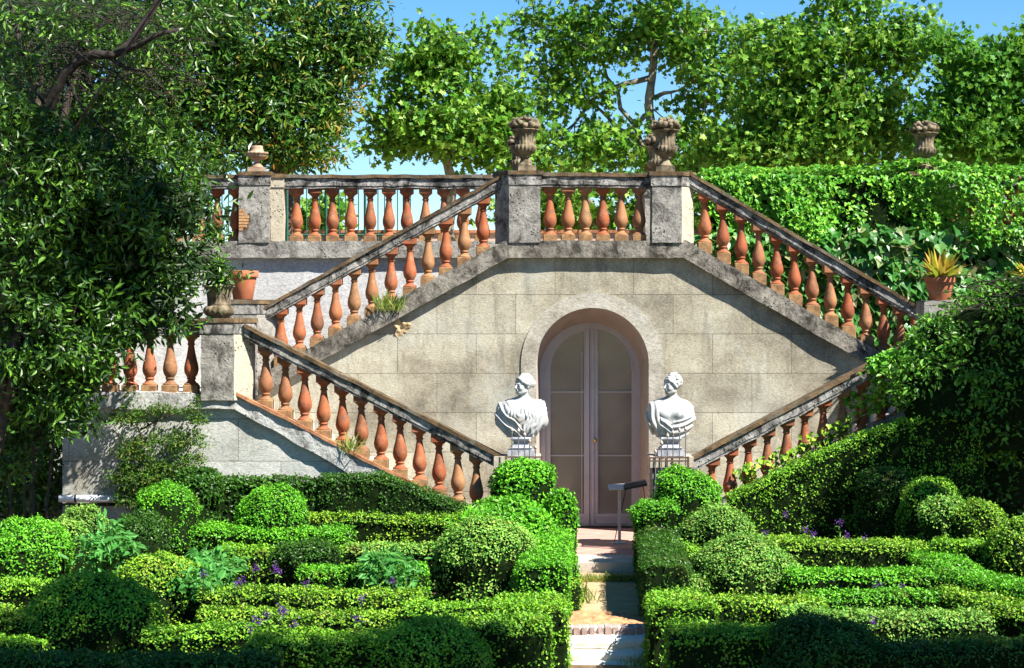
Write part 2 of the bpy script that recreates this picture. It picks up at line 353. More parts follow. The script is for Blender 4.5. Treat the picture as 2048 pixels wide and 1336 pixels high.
G['yellow'] = mat_leaf('yellowing_leaf', [(.30, .30, .03), (.45, .34, .04), (.55, .33, .05), (.45, .18, .06), (.2, .3, .03)], .35, .4)
G['purple'] = mat_leaf('purple_petal', [(.07, .02, .15), (.11, .03, .22), (.18, .07, .30)], .3, .5, (.3, .1, .5), big=0)

# ---------------------------------------------------------------- leaf engine
def tmpl_rhomb(a=.5, fold=.18):   # unit length along +y, width a
    return np.array([(0, 0, 0), (a / 2, .5, fold * a), (0, 1, 0), (-a / 2, .5, fold * a)]), np.array([(0, 1, 2, 3)])
def tmpl_long(a=.34, fold=.2):
    V = np.array([(0, 0, 0), (a * .42, .28, fold * a), (a * .45, .62, fold * a), (0, 1, -.06), (-a * .45, .62, fold * a), (-a * .42, .28, fold * a)])
    return V, np.array([(0, 1, 2, 3), (0, 3, 4, 5)])
def tmpl_lobed(k=5):
    if k == 5:
        O = [(0, 0), (.22, -.06), (.5, .10), (.30, .30), (.62, .55), (.24, .60), (0, 1.0), (-.24, .60), (-.62, .55), (-.30, .30), (-.5, .10), (-.22, -.06)]
    else:
        O = [(0, .05), (.28, -.05), (.5, .30), (.26, .52), (0, 1.0), (-.26, .52), (-.5, .30), (-.28, -.05)]
    V = [(0, .35, -.05)] + [(x, y, .10 * abs(x) - .10 * max(0, y - .5)) for x, y in O]; n = len(O)
    return np.array(V), np.array([(0, 1 + i, 1 + (i + 1) % n) for i in range(n)])
T_box = tmpl_rhomb(.58); T_long = tmpl_long(); T_plane = tmpl_lobed(5); T_ivy = tmpl_lobed(3); T_needle = tmpl_rhomb(.12); T_blade = tmpl_rhomb(.07, 0); T_oval = tmpl_long(.5)
def unit(v): return v / (np.linalg.norm(v, axis=-1, keepdims=True) + 1e-9)
def leaves(pos, nrm, size, T, tipdir=None, tipw=.0, r=None):
    """one leaf per position; nrm = leaf normal; the tip points in a random tangent direction, drawn towards tipdir"""
    r = r or rng; n = len(pos); TV, TF = T; nrm = unit(nrm)
    t = r.normal(size=(n, 3))
    if tipdir is not None: t = unit(t) * (1 - tipw) + np.asarray(tipdir) * tipw
    t = unit(t - nrm * (t * nrm).sum(-1, keepdims=True)); b = np.cross(t, nrm)
    sz = np.broadcast_to(np.asarray(size, float), (n,))[:, None, None]
    V = pos[:, None] + sz * (TV[None, :, 0:1] * b[:, None] + TV[None, :, 1:2] * t[:, None] + TV[None, :, 2:3] * nrm[:, None])
    k = len(TV); Fq = (TF[None] + (np.arange(n) * k)[:, None, None]).reshape(-1, TF.shape[1])
    return V.reshape(-1, 3), Fq
def tri_sample(V, Fs, dens, r=None):
    r = r or rng; T = []
    for f in Fs:
        f = np.asarray(f)
        for j in range(1, f.shape[1] - 1): T.append(f[:, [0, j, j + 1]])
    T = np.concatenate(T); A, B, C = V[T[:, 0]], V[T[:, 1]], V[T[:, 2]]
    cr = np.cross(B - A, C - A); ar = np.linalg.norm(cr, axis=1) / 2; n = int(ar.sum() * dens)
    i = r.choice(len(T), n, p=ar / ar.sum()); u, v = r.random((2, n)); m = u + v > 1; u[m] = 1 - u[m]; v[m] = 1 - v[m]
    return A[i] + u[:, None] * (B - A)[i] + v[:, None] * (C - A)[i], unit(cr[i])
def cover(V, Fs, dens, size, T, out=(0, .05), lump=.03, lf=16, up=.25, rnd=.8, tip=.35, r=None, zmin=None):
    r = r or rng
    p, n = tri_sample(V, Fs, dens, r)
    if zmin is not None: k = p[:, 2] > zmin; p, n = p[k], n[k]
    gapn = nz(p, 7, 31) + .6 * nz(p, 19, 32); side = np.clip((.55 - n[:, 2]) / .5, 0, 1); k = (r.random(len(p)) < 1 - side * (1 - np.clip(.50 + .32 * gapn, .12, 1))); p, n, side = p[k], n[k], side[k]
    off = r.uniform(out[0], out[1], len(p)) + lump * nz(p, lf, 3); off = off + (r.random(len(p)) < .05) * r.uniform(.01, .04, len(p)) - side * .022 + (1 - side) * .012
    pos = p + n * off[:, None]
    nr = n * .75 + r.normal(size=n.shape) * rnd * .6 + np.array([.12, 0, up])
    sz = size * r.uniform(.7, 1.3, len(p))
    return leaves(pos, nr, sz, T, n + np.array([0, 0, .5]), tip, r)
def cull(V, k, f): return V, f

def plant_obj(name, core, leafmb, gm, label, cat, group=None, stems=None, base=None, corem=None):
    """a hedge or shrub: thing with near-black solid core and foliage"""
    CV, CF = core; LV, LF = leafmb
    b = base if base is not None else (CV[:, 0].mean(), CV[:, 1].mean(), CV[:, 2].min())
    t = thing(name, b, label, cat, group)
    part('branches', CV, CF, corem or M_core, t); part('foliage', LV, [LF], gm, t)  # solid core whose dark colour stands for inner shade
    return t

def hedge_core(pts, wd, z0):
    """pts [(x,y,zt)]"""
    pts = np.asarray(pts, float); d = np.r_[0, np.cumsum(np.linalg.norm(np.diff(pts[:, :2], axis=0), axis=1))]
    n = max(4, int(d[-1] / .1) + 1); s = np.linspace(0, d[-1], n); Q = np.stack([np.interp(s, d, pts[:, k]) for k in range(3)], -1)
    T = unit(np.gradient(Q[:, :2], axis=0)); Nn = np.stack([T[:, 1], -T[:, 0]], -1)
    pr = []; r_ = .07; h2 = wd / 2
    for u in np.linspace(0, 1, 7): pr.append((-h2 * (1 - .04 * u), u, 0))
    pr += [(-h2 + .03, 1, .04)]
    for u in np.linspace(-h2 + r_, h2 - r_, max(3, int(wd / .1))): pr.append((u, 1, r_))
    pr += [(h2 - .03, 1, .04)]
    for u in np.linspace(1, 0, 7): pr.append((h2 * (1 - .04 * u), u, 0))
    m = len(pr); V = np.zeros((n, m, 3))
    for j, (o, u, e) in enumerate(pr):
        V[:, j, :2] = Q[:, :2] + Nn * o; V[:, j, 2] = z0 + (Q[:, 2] - r_ - z0) * u + e
    for end, sgn in ((0, -1), (n - 1, 1)):
        c = V[end].copy(); V[end, :, :2] = Q[end, :2] + (V[end, :, :2] - Q[end, :2]) * .9
    Vf = V.reshape(-1, 3); Fq = grid_faces(n, m)
    caps = [np.arange(m)[None, :], (np.arange(m)[::-1] + (n - 1) * m)[None, :]]
    P0 = Vf.copy(); nn = nz(P0, 3.0, 5) * .022 + nz(P0, 9, 6) * .012
    Vf[:, 2] += np.where(Vf[:, 2] > z0 + .1, nn, 0); Vf[:, 1] += nn * .8; Vf[:, 0] += nn * .5
    return Vf, [Fq] + caps
def cone_fix(V, Fs):
    """flip faces so that normals point away from the centroid (good enough for convex cores)"""
    c = V.mean(0); out = []
    for f in Fs:
        f = np.asarray(f); A = V[f]; n = np.cross(A[:, 1] - A[:, 0], A[:, 2] - A[:, 0]); m = (n * (A.mean(1) - c)).sum(-1) < 0
        g = f.copy(); g[m] = g[m][:, ::-1]; out.append(g)
    return V, out
DENS = 5600
def hedge(pp, wd, zt, z0, label, gm='box', group='clipped box hedges of the parterre', dens=DENS, size=.031, zts=None, world=None, cat='hedge', name='box_hedge'):
    if world is not None: pts = world
    else:
        pts = []
        for k, (px, row) in enumerate(pp):
            z = zts[k] if zts else zt; Y = F * (H - z) / (row - CY); pts.append((PX(px, Y), Y, z))
    V, Fs = hedge_core(pts, wd, z0); V, Fs = hedge_fix(V, Fs, pts)
    LV, LF = cover(V, Fs, dens, size, T_box, (-.015, .035), .018, 26)
    # a few stray shoots standing up from the clipped top
    return plant_obj(name, (V, Fs), (LV, LF), G[gm], label, cat, group)
def hedge_fix(V, Fs, pts):
    # orient the strip faces outwards: test the first top face
    f = np.asarray(Fs[0]); A = V[f]; n = np.cross(A[:, 1] - A[:, 0], A[:, 2] - A[:, 0])
    top = A[:, :, 2].mean(1) > V[:, 2].max() - .12
    if n[top][:, 2].sum() < 0: Fs[0] = f[:, ::-1]
    c = V.mean(0)
    for k in (1, 2):
        g = Fs[k]; A = V[g[0]]; nn = np.zeros(3)
        for a in range(1, len(A) - 1): nn += np.cross(A[a] - A[0], A[a + 1] - A[0])
        if (nn * (A.mean(0) - c)).sum() < 0: Fs[k] = g[:, ::-1]
    return V, Fs
def dome_core(c, rx, ry, rz, z0, lump=.03, seed=0, pw=2.0, nu=22, nv=36):
    """c = centre (x,y) and z of the top; goes down to z0"""
    u = np.linspace(0, 1, nu); th = np.arange(nv) * 2 * pi / nv
    cz = c[2] - rz; V = []
    for k in u:
        a = k * pi * .5 * 1.25; rr = sin(min(a, pi / 2)) ** (2 / pw) if a < pi / 2 else 1 - .12 * (a - pi / 2); z = cz + rz * cos(a) if a < pi / 2 else cz - (cz - z0) * (a - pi / 2) / (pi * .125)
        V.append(np.stack([c[0] + rx * rr * np.cos(th), c[1] + ry * rr * np.sin(th), np.full(nv, z)], -1))
    V = np.array(V).reshape(-1, 3); q = V - np.array([c[0], c[1], cz]); d = unit(q)
    V = V + d * (nz(V * 1.0, 4 / max(.3, rx), seed)[:, None] * lump + nz(V, 13, seed + 1)[:, None] * lump * .4)
    Fq = grid_faces(nu, nv, cv=True)
    f = Fq[len(Fq) // 3]; A = V[f]; n = np.cross(A[1] - A[0], A[2] - A[0])
    if (n * (A.mean(0) - np.array([c[0], c[1], cz]))).sum() < 0: Fq = Fq[:, ::-1]
    return V, [Fq]
def dome(px, top, wpx, Y, z0, label, gm='box', ry=None, rzf=1.0, dens=DENS, size=.031, lump=.03, seed=0, group='clipped box domes of the parterre', name='box_dome', cat='shrub', pw=2.1, T=None, out=(-.015, .035)):
    c = P(px, top, Y); rx = wpx / 2 * Y / F
    V, Fs = dome_core((c[0], c[1] , c[2]), rx, ry or rx, rx * rzf, z0, lump, seed, pw)
    LV, LF = cover(V, Fs, dens, size, T or T_box, out, .02, 24)
    return plant_obj(name, (V, Fs), (LV, LF), G[gm], label, cat, group)

def crown_pts(ells, ncl, nleaf, clr, r, shell=.55):
    """ells [(c(3), r(3), weight)] -> cluster centres and leaf positions"""
    w_ = np.array([e[2] for e in ells], float); w_ /= w_.sum(); k = r.choice(len(ells), ncl, p=w_)
    C = np.array([e[0] for e in ells])[k]; R = np.array([e[1] for e in ells])[k]
    d = unit(r.normal(size=(ncl, 3))); rad = r.uniform(shell, 1, ncl) ** .7
    cc = C + R * d * (rad * r.uniform(.75, 1.22, ncl))[:, None]
    i = np.repeat(np.arange(ncl), nleaf); q = r.normal(size=(len(i), 3)) * np.array([1, 1, .55]) * (clr * r.uniform(.6, 1.3, ncl))[i][:, None]
    return cc, cc[i] + q, q, d[i]
def crown(ells, ncl, nleaf, clr, size, T, seed, shell=.5, up=.5, droop=-.35, rnd=.7):
    r = np.random.default_rng(seed)
    cc, pos, q, d = crown_pts(ells, ncl, nleaf, clr, r, shell)
    nr = r.normal(size=pos.shape) * rnd + np.array([0.1, -.25, up]) + unit(q) * .3
    td = unit(q) * .6 + np.array([0, 0, droop])
    V, Fq = leaves(pos, nr, size * r.uniform(.6, 1.25, len(pos)), T, td, .5, r)
    return cc, V, Fq
def limb(p0, p1, r0, r1, seed=0, wob=.06, n=9, sag=0.0):
    r = np.random.default_rng(seed); t = np.linspace(0, 1, n)[:, None]; p0 = np.array(p0, float); p1 = np.array(p1, float); L = np.linalg.norm(p1 - p0)
    q = p0 + (p1 - p0) * t; w_ = r.normal(size=(n, 3)) * wob * L * .35; w_[0] = 0; w_[-1] = 0
    for k in range(1): w_[1:-1] = (w_[:-2] + w_[1:-1] + w_[2:]) / 2
    q = q + w_; q[:, 2] += sag * np.sin(t[:, 0] * pi) * L
    return q, np.linspace(r0, r1, n)
def tree(name, label, base, top, r0, ells, ncl, nleaf, clr, size, T, gm, bark, seed, group=None, nb=40, shell=.5, up=.5, droop=-.35, forks=4, cat='tree', rnd=.7):
    t = thing(name, base, label, cat, group); r = np.random.default_rng(seed)
    cc, V, Fq = crown(ells, ncl, nleaf, clr, size, T, seed, shell, up, droop, rnd)
    mb = MB(); q, rr = limb(base, top, r0, r0 * .5, seed, .05, 12); mb.add(*tube(q, rr, 10)); mb.build('trunk', bark, t, True)
    mb = MB(); tips = []
    for k in range(forks):
        e = ells[k % len(ells)]; a = q[int(len(q) * (.42 + .5 * k / forks))]; tgt = e[0] + e[1] * r.normal(size=3) * .25
        b, br = limb(a, tgt, r0 * .45, r0 * .12, seed + k, .10, 10, .05); mb.add(*tube(b, br, 7)); tips += [b[j] for j in range(2, 10)]
    tips = np.array(tips + [q[-1]])
    for k in range(nb):
        c = cc[r.integers(len(cc))]; j = np.argmin(np.linalg.norm(tips - c, axis=1) + r.random(len(tips)) * .4); 
        b, br = limb(tips[j], c, r0 * .13, r0 * .03, seed * 7 + k, .12, 7, .04); mb.add(*tube(b, br, 5))
        if k < nb // 2: tips = np.vstack([tips, b[3]])
    mb.build('limbs', bark, t, True)
    part('crown', V, [Fq], gm, t)
    return t

# ================================================================ GROUND
def struct(name, mb_or, mats, **kw):
    o = mb_or.build(name, mats, None); o['kind'] = 'structure'; return o
YA, YB_, YC = 25.0, 23.2, 26.6      # planes of the upper flights, the lower flights, the terrace wall
ZL = -.46; ZM = -.17
def sheet(x0, x1, y0, y1, z, n=60, m=60, amp=0.0, f=1.2):
    xs = np.linspace(x0, x1, n); ys = np.linspace(y0, y1, m); X, Yg = np.meshgrid(xs, ys, indexing='ij'); Z = np.full(X.shape, float(z))
    V = np.stack([X, Yg, Z], -1).reshape(-1, 3); V[:, 2] += amp * nz(V, f, 11, 3); return V, [grid_faces(n, m)]
V, Fs = sheet(-400, 400, -300, 400, ZL - .03, 3, 3); o = part('ground', V, Fs, M_soil); o['kind'] = 'structure'
V, Fs = sheet(-9, 9, 8, 18.0, ZL, 80, 60, .012, 3); o = part('garden_soil', V, Fs, M_soil); o['kind'] = 'structure'
mb = MB(); mb.add(*sheet(-9, PX(1130, 20), 18.0, 25, ZM, 60, 60, .012, 3)); mb.add(*sheet(PX(1310, 20), 9, 18.0, 25, ZM, 60, 60, .012, 3))
mb.box(-9, .5, 17.93, 17.99, ZL - .02, ZM - .02); mb.box(1.5, 9, 17.93, 17.99, ZL - .02, ZM - .02)
o = mb.build('raised_soil', M_soil); o['kind'] = 'structure'
xl, xr = PX(1120, 20), PX(1330, 20)
mb = MB(); mb.add(*sheet(PX(1100, 17), PX(1360, 17), 8, 17.6, ZL + .012, 20, 40, .008, 2)); o = mb.build('lower_path', M_sand); o['kind'] = 'structure'
mb = MB(); mb.add(*sheet(xl - .2, xr + .3, 18.15, 21.8, ZM + .006, 20, 60, .006, 2)); mb.box(xl - .2, xr + .3, 18.0, 18.15, ZL, ZM + .004); o = mb.build('middle_path', M_sand); o['kind'] = 'structure'
# terrace in front of the door
mb = MB(); mb.box(-.35, 2.6, 21.74, 22.5, -.40, 0.0, 0); o = mb.build('stone_landing', M_pave); o['kind'] = 'structure'
mb = MB(); mb.box(-.35, 2.6, 22.5, 25.6, -.40, -.003, 0); o = mb.build('tiled_landing', M_pink); o['kind'] = 'structure'
mb = MB(); mb.box(-.35, 2.6, 21.45, 21.74, -.40, -.115, 0); o = mb.build('door_step', M_sand); o['kind'] = 'structure'
# upper terrace ground behind
mb = MB(); mb.box(-200, 200, 26.75, 320, 3.2, 3.9); o = mb.build('upper_terrace', M_sand); o['kind'] = 'structure'

# brick-edged garden step
t = thing('garden_step', ((xl + xr) / 2, 17.9, ZL), 'whitewashed moulded stone step with brick edging across the path', 'step')
x0, x1 = PX(1115, 17.7), PX(1320, 17.7)
prof = [(18.02, ZM - .005), (17.86, ZM - .01), (17.82, ZM - .03), (17.74, ZM - .06), (17.70, ZM - .12), (17.74, ZM - .155), (17.73, ZM - .16), (17.66, ZM - .185), (17.64, ZM - .22), (17.68, ZM - .255), (17.66, ZM - .26), (17.56, ZM - .262), (17.55, ZM - .30), (17.58, ZL - .02)]
xs = np.linspace(x0, x1, 50); V = np.array([[(x, y, z) for (y, z) in prof] for x in xs]).reshape(-1, 3); V[:, 1:] += (nz(V, 9, 3, 2) * .005)[:, None]
part('moulding', V, [grid_faces(50, len(prof))[:, ::-1]], M_wstone, t, True)
mb = MB(); mo = MB(); nb = 13; bw = (x1 - x0) / nb
for k in range(nb):
    a = x0 + k * bw + random.uniform(.008, .018); b = x0 + (k + 1) * bw - random.uniform(.004, .016); mb.box(a, b, 17.80 + random.uniform(-.01, .01), 18.02, ZM - .05, ZM + .035 + random.uniform(-.006, .006))
mb.build('brick_edging', M_bedge, t); mo.box(x0, x1, 17.83, 18.0, ZM - .06, ZM + .028); mo.build('mortar', M_mortar, t)
# heap of soil behind it
n = 60; V, Fs = sheet(PX(1130, 18.4), PX(1310, 18.4), 18.0, 18.8, 0, n, 30)
u = (V[:, 1] - 18.0) / .8; V[:, 2] = ZM + np.sin(np.clip(u, 0, 1) * pi) ** .6 * (.075 + .03 * nz(V, 3.5, 8)) + np.abs(nz(V, 22, 9, 3)) * .018 * np.sin(np.clip(u, 0, 1) * pi)
o = part('soil_heap', V, Fs, M_rsoil); tag(o, 'loose heap of reddish soil lying on the path behind the brick edge', 'soil heap')

# ================================================================ STAIRCASE BUILDING
stair = thing('garden_staircase', (PX(1187, 25), 25, 0), 'stone double staircase with pale ashlar wall and arched doorway', 'staircase')
lx = lambda px: PX(px, 25); lz = lambda py: PZ(py, 25)
# stringer line (bottom edge of band): left from (1016,515) slope .55; right from (1365,516) slope .575
def band_bottom(x):
    px = x * 150 + CX
    if px < 1016: py = 515 + (1016 - px) * .552
    elif px > 1365: py = 516 + (px - 1365) * .573
    else: py = 515.5
    return lz(py)
XL, XR = lx(470), lx(1960)
cxd, spr, rad = lx(1185), 2.25, .753
XA, XB = cxd - rad, cxd + rad
xs = sorted(set([XL, XR, lx(1016), lx(1365), XA, XB] + list(np.linspace(XL, XA, 40)) + list(np.linspace(XB, XR, 40)) + list(np.linspace(XA, XB, 49))))
mb = MB(); zb = -.4
for a, b in zip(xs[:-1], xs[1:]):
    if b - a < 1e-6: continue
    def lowz(x):
        if XA + 1e-6 < x < XB - 1e-6: return spr + sqrt(max(0, rad ** 2 - (x - cxd) ** 2))
        return spr if (a >= XA - 1e-6 and b <= XB + 1e-6) else zb
    inside = a >= XA - 1e-6 and b <= XB + 1e-6
    za, zb_ = (lowz(a), lowz(b)) if inside else (zb, zb)
    ta, tb = max(band_bottom(a) + .1, za + .0), max(band_bottom(b) + .1, zb_)
    mb.add([(a, YA, za), (b, YA, zb_), (b, YA, tb), (a, YA, ta)], [[(0, 1, 2, 3)]])
mb.build('ashlar_wall', M_wall, stair)
# arch surround, slightly proud, with a groove line round it
def arch_band(c, r0, r1, z0, y0, y1, n=48, spr0=spr, spr1=None):
    spr1 = spr0 if spr1 is None else spr1
    i = [(c - r0, z0)] + [(c - r0 * cos(k * pi / n), spr0 + r0 * sin(k * pi / n)) for k in range(n + 1)] + [(c + r0, z0)]
    o_ = [(c - r1, z0)] + [(c - r1 * cos(k * pi / n), spr1 + r1 * sin(k * pi / n)) for k in range(n + 1)] + [(c + r1, z0)]
    return i, o_
def band_solid(i, o_, yf, yb):
    n = len(i); V = [(x, yf, z) for x, z in i] + [(x, yf, z) for x, z in o_] + [(x, yb, z) for x, z in i] + [(x, yb, z) for x, z in o_]
    Fs = []
    for k in range(n - 1):
        Fs += [(k, n + k, n + k + 1, k + 1), (n + k, 3 * n + k, 3 * n + k + 1, n + k + 1), (2 * n + k, k, k + 1, 2 * n + k + 1)]
    return np.array(V), [np.array(Fs)]
i, o_ = arch_band(cxd, rad - .004, rad + .20, 0.0, 0, 0)
mb = MB(); mb.add(*band_solid(i, o_, YA - .018, YA + .1)); mb.build('arch_surround', M_ring, stair)
# splayed reveal
rin = .69; sin_ = lz(749); ydr = YA + .88
i1, _ = arch_band(cxd, rad - .004, rad + .1, 0, 0, 0); i2, _ = arch_band(cxd, rin, rin + .1, 0, 0, 0, spr0=sin_)
V = [(x, YA + .1, z) for x, z in i1] + [(x, ydr, z) for x, z in i2]; n = len(i1)
part('reveal', np.array(V), [np.array([(k, k + 1, n + k + 1, n + k) for k in range(n - 1)])], M_reveal, stair, True)
# wall body behind the recess
mb = MB(); mb.box(XA - .1, XB + .1, ydr + .12, ydr + .16, -.1, 3.2); mb.build('backing_wall', M_reveal, stair)
a = np.linspace(0, 2 * pi, 26, endpoint=False); rings = []
for q in np.linspace(0, 1, 9):
    rr0 = q * (.115 + .035 * np.sin(a * 3 + 1) + .02 * np.sin(a * 7)); rings.append(np.stack([lx(802) + rr0 * np.cos(a) * .9, np.full(26, YA - .004 - .035 * (1 - q) ** .5), lz(655) + rr0 * np.sin(a) * 1.1], -1))
V = np.array(rings).reshape(-1, 3); V[:, 1] += np.where(np.repeat(np.linspace(0, 1, 9), 26) < .99, nz(V, 30, 44, 3) * .022, 0)
part('crumbled_plaster', V, [grid_faces(9, 26, cv=True)], M_sand, stair, False, label='crumbled hole in the plaster near the upper left string')
# door frame and two leaves
def dz_top(x, r, c0): return c0 + sqrt(max(0, r * r - (x - cxd) ** 2))
fr = arch_band(cxd, rin - .075, rin + .03, 0.0, 0, 0, spr0=sin_)
mb = MB(); mb.add(*band_solid(fr[0], fr[1], ydr - .01, ydr + .1)); mb.build('door_frame', M_door, stair)
def leaf_door(sg):
    rA = rin - .075
    d = MB(); xm0, xm1 = (cxd - rA, cxd - .003) if sg < 0 else (cxd + .003, cxd + rA)
    g0, g1 = (PX(1101, 25.93), PX(1168, 25.93)) if sg < 0 else (PX(1195, 25.93), PX(1263, 25.93))
    rg = (cxd - g0) if sg < 0 else (g1 - cxd); zg = PZ(1027, 25.93)
    xs = sorted(set(list(np.linspace(xm0, xm1, 25)) + [g0, g1])); yf, yb = ydr + .02, ydr + .07
    for a, b in zip(xs[:-1], xs[1:]):
        if b - a < 1e-6: continue
        ta, tb = dz_top(a, rA, sin_), dz_top(b, rA, sin_)
        if a >= g0 - 1e-6 and b <= g1 + 1e-6:
            ga, gb = max(zg, dz_top(a, rg, sin_ + .04)), max(zg, dz_top(b, rg, sin_ + .04))
            segs = [((zg, zg), (.0, .0)), ((ta, tb), (ga, gb))]
        else: segs = [((ta, tb), (0, 0))]
        for (ua, ub), (la, lb) in segs:
            V = [(a, yf, la), (b, yf, lb), (b, yf, ub), (a, yf, ua), (a, yb, la), (b, yb, lb), (b, yb, ub), (a, yb, ua)]
            d.add(V, [[(0, 1, 2, 3), (3, 2, 6, 7), (0, 4, 5, 1)]])
        if abs(a - g1) < 1e-6: d.add([(a, yf, zg), (a, yb, zg), (a, yb, sin_), (a, yf, sin_)], [[(0, 1, 2, 3)]])
        if abs(b - g0) < 1e-6: d.add([(b, yf, zg), (b, yb, zg), (b, yb, sin_), (b, yf, sin_)], [[(0, 3, 2, 1)]])
    # meeting stile moulding
    if sg < 0: d.box(cxd - .055, cxd - .006, yf - .018, yf - .002, .02, sin_ + rA - .02)
    else: d.box(cxd + .03, cxd + .055, yf - .018, yf - .002, .02, sin_ + rA - .02)
    d.box(xm0 + .1, xm1 - .1, yf - .012, yf - .002, .03, .045); d.box(xm0 + .1, xm1 - .1, yf - .012, yf - .002, zg - .05, zg - .038)
    do = d.build('door', M_door, stair)
    g = MB(); g.box(g0 - .01, g1 + .01, yf + .035, yf + .045, zg - .01, sin_ + rg + .05); g.build('glass_pane', M_glass, do)
    m = MB()
    for py in (784, 911): m.box(g0, g1, yf + .020, yf + .034, PZ(py, 25.93) - .009, PZ(py, 25.93) + .009)
    xa = g1 - .035 if sg < 0 else g0 + .0; m.box(xa, xa + .012, yf + .018, yf + .034, zg, sin_ + .3)
    m.build('glazing_bar', M_door, do)
    return do
dl = leaf_door(-1); drr = leaf_door(1)
k = P(1190, 880, 25.9); V, Fs = lathe([(.001, 0), (.022, .002), (.022, .008), (.010, .012), (.010, .03), (.024, .04), (.026, .052), (.018, .064), (.001, .068)], 14)
V = np.stack([V[:, 0], -V[:, 2], V[:, 1]], -1) + np.array([k[0], ydr - .002, k[2]]); part('door_knob', V, Fs, M_brass, drr, True)

# bands: polyline sweep of a section in (y,z)
def sweep(poly, sect, step=.07, amp=.006, seed=0, closed=True):
    """poly [(x,z)], sect list of (y,dz); vertical sections (mitred like real string courses)"""
    poly = np.array(poly, float); xs = [poly[0]]
    for a, b in zip(poly[:-1], poly[1:]):
        m = max(1, int(abs(b[0] - a[0]) / step)); xs += [a + (b - a) * (j + 1) / m for j in range(m)]
    xs = np.array(xs); n = len(xs); 
    # densify section
    S2 = []
    for j in range(len(sect)):
        a = np.array(sect[j], float); b = np.array(sect[(j + 1) % len(sect)], float); m = max(1, int(np.linalg.norm(b - a) / .05))
        S2 += [a + (b - a) * q / m for q in range(m)]
    S2 = np.array(S2); m = len(S2)
    V = np.zeros((n, m, 3)); V[:, :, 0] = xs[:, :1]; V[:, :, 1] = S2[None, :, 0]; V[:, :, 2] = xs[:, 1:] + S2[None, :, 1]
    V = V.reshape(-1, 3); dd = nz(V, 14, seed, 3) * amp; V[:, 2] += dd; V[:, 1] += nz(V, 11, seed + 5, 3) * amp
    Fq = grid_faces(n, m, cv=True); caps = [np.arange(m)[None, :], (np.arange(m)[::-1] + (n - 1) * m)[None, :]]
    return V, [Fq] + caps
def rect(y0, y1, z0, z1): return [(y0, z0), (y0, z1), (y1, z1), (y1, z0)]
# main band under upper balusters (world polyline of its top edge)
TL = [(470, 482 + (1010 - 470) * .548), (1008, 482), (1372, 482), (1960, 482 + (1960 - 1372) * .575)]
bandtop = [(lx(a), lz(b)) for a, b in TL]
BL = [(470, 516 + (1016 - 470) * .552), (1016, 516), (1365, 516.5), (1960, 516.5 + (1960 - 1365) * .573)]
def band_between(top, bot, y0, y1, seed, amp=.007, step=.08):
    xa = np.array(top); xb = np.array(bot); lo_, hi_ = top[0][0], top[-1][0]
    xs = np.unique(np.concatenate([np.arange(lo_, hi_, step), xa[:, 0], xb[:, 0]])); xs = xs[(xs >= lo_) & (xs <= hi_)]
    zt = np.interp(xs, xa[:, 0], xa[:, 1]); zbm = np.interp(xs, xb[:, 0], xb[:, 1])
    m = 5; ring = []
    for u in np.linspace(0, 1, m): ring.append((y0, u))
    for v in np.linspace(y0, y1, 4)[1:]: ring.append((v, 1.0))
    ring.append((y1, 0.0)); ring.append(((y0 + y1) / 2, 0.0))
    V = np.array([[(x, yy, b + (t_ - b) * u) for (yy, u) in ring] for x, t_, b in zip(xs, zt, zbm)]); n, mm = V.shape[:2]
    V = V.reshape(-1, 3); V[:, 2] += nz(V, 13, seed, 3) * amp * .8; V[:, 1] += nz(V, 10, seed + 3, 3) * amp
    return V, [grid_faces(n, mm, cv=True), np.arange(mm)[None, :], (np.arange(mm)[::-1] + (n - 1) * mm)[None, :]]
V, Fs = band_between(bandtop, [(lx(a), lz(b)) for a, b in BL], YA - .10, YA + .22, 21)
part('stone_band', V, Fs, M_band, stair, False)
mb = MB(); mb.box(lx(1010), lx(1370), YA + .2, YC + .2, 3.4, 3.895); mb.build('top_landing', M_pave, stair)
# steps of the two upper flights (behind their strings) and of the two lower flights
def steps(xa, za, xb, zb_, y0, y1, n, parent, name):
    mb = MB()
    for k in range(n):
        u0, u1 = k / n, (k + 1) / n; xs0, xs1 = xa + (xb - xa) * u0, xa + (xb - xa) * u1; z = za + (zb_ - za) * (k + .5) / n
        mb.box(min(xs0, xs1), max(xs0, xs1) - .001, y0, y1, min(za, zb_) - .6, z)
    return mb.build(name, M_pave, parent)
steps(lx(1008), 3.8, lx(520), lz(482 + 490 * .548) - .02, YA + .23, YC - .12, 13, stair, 'upper_steps')
steps(lx(1372), 3.8, lx(1850), lz(482 + 480 * .575) - .02, YA + .23, YC - .12, 13, stair, 'upper_steps')
# left front block
fx = lambda px: PX(px, YB_); fz = lambda py: PZ(py, YB_)
ftop = [(fx(125), fz(784)), (fx(470), fz(784)), (fx(1000), fz(784 + 530 * .515))]
fbot = [(fx(125), fz(816)), (fx(470), fz(817)), (fx(1000), fz(817 + 530 * .56))]
fb = thing('landing_block', (fx(300), YB_, ZM), 'pale stone block carrying the left landing and lower flight', 'wall')
mb = MB(); xs = np.linspace(fx(125), fx(1000), 50)
for a, b in zip(xs[:-1], xs[1:]):
    ta, tb = [np.interp(v, [q[0] for q in fbot], [q[1] for q in fbot]) + .05 for v in (a, b)]
    mb.add([(a, YB_, -.4), (b, YB_, -.4), (b, YB_, max(tb, -.39)), (a, YB_, max(ta, -.39))], [[(0, 1, 2, 3)]])
mb.build('front_wall', M_front, fb)
mb = MB(); mb.add([(fx(125), YB_, -.4), (fx(125), YB_, fz(816)), (fx(125), YC, fz(816)), (fx(125), YC, -.4)], [[(0, 1, 2, 3)]]); mb.build('brick_end', M_brick, fb)
V, Fs = band_between(ftop, fbot, YB_ - .08, YB_ + .24, 31, .014, .05); part('stone_band', V, Fs, M_lime, fb)
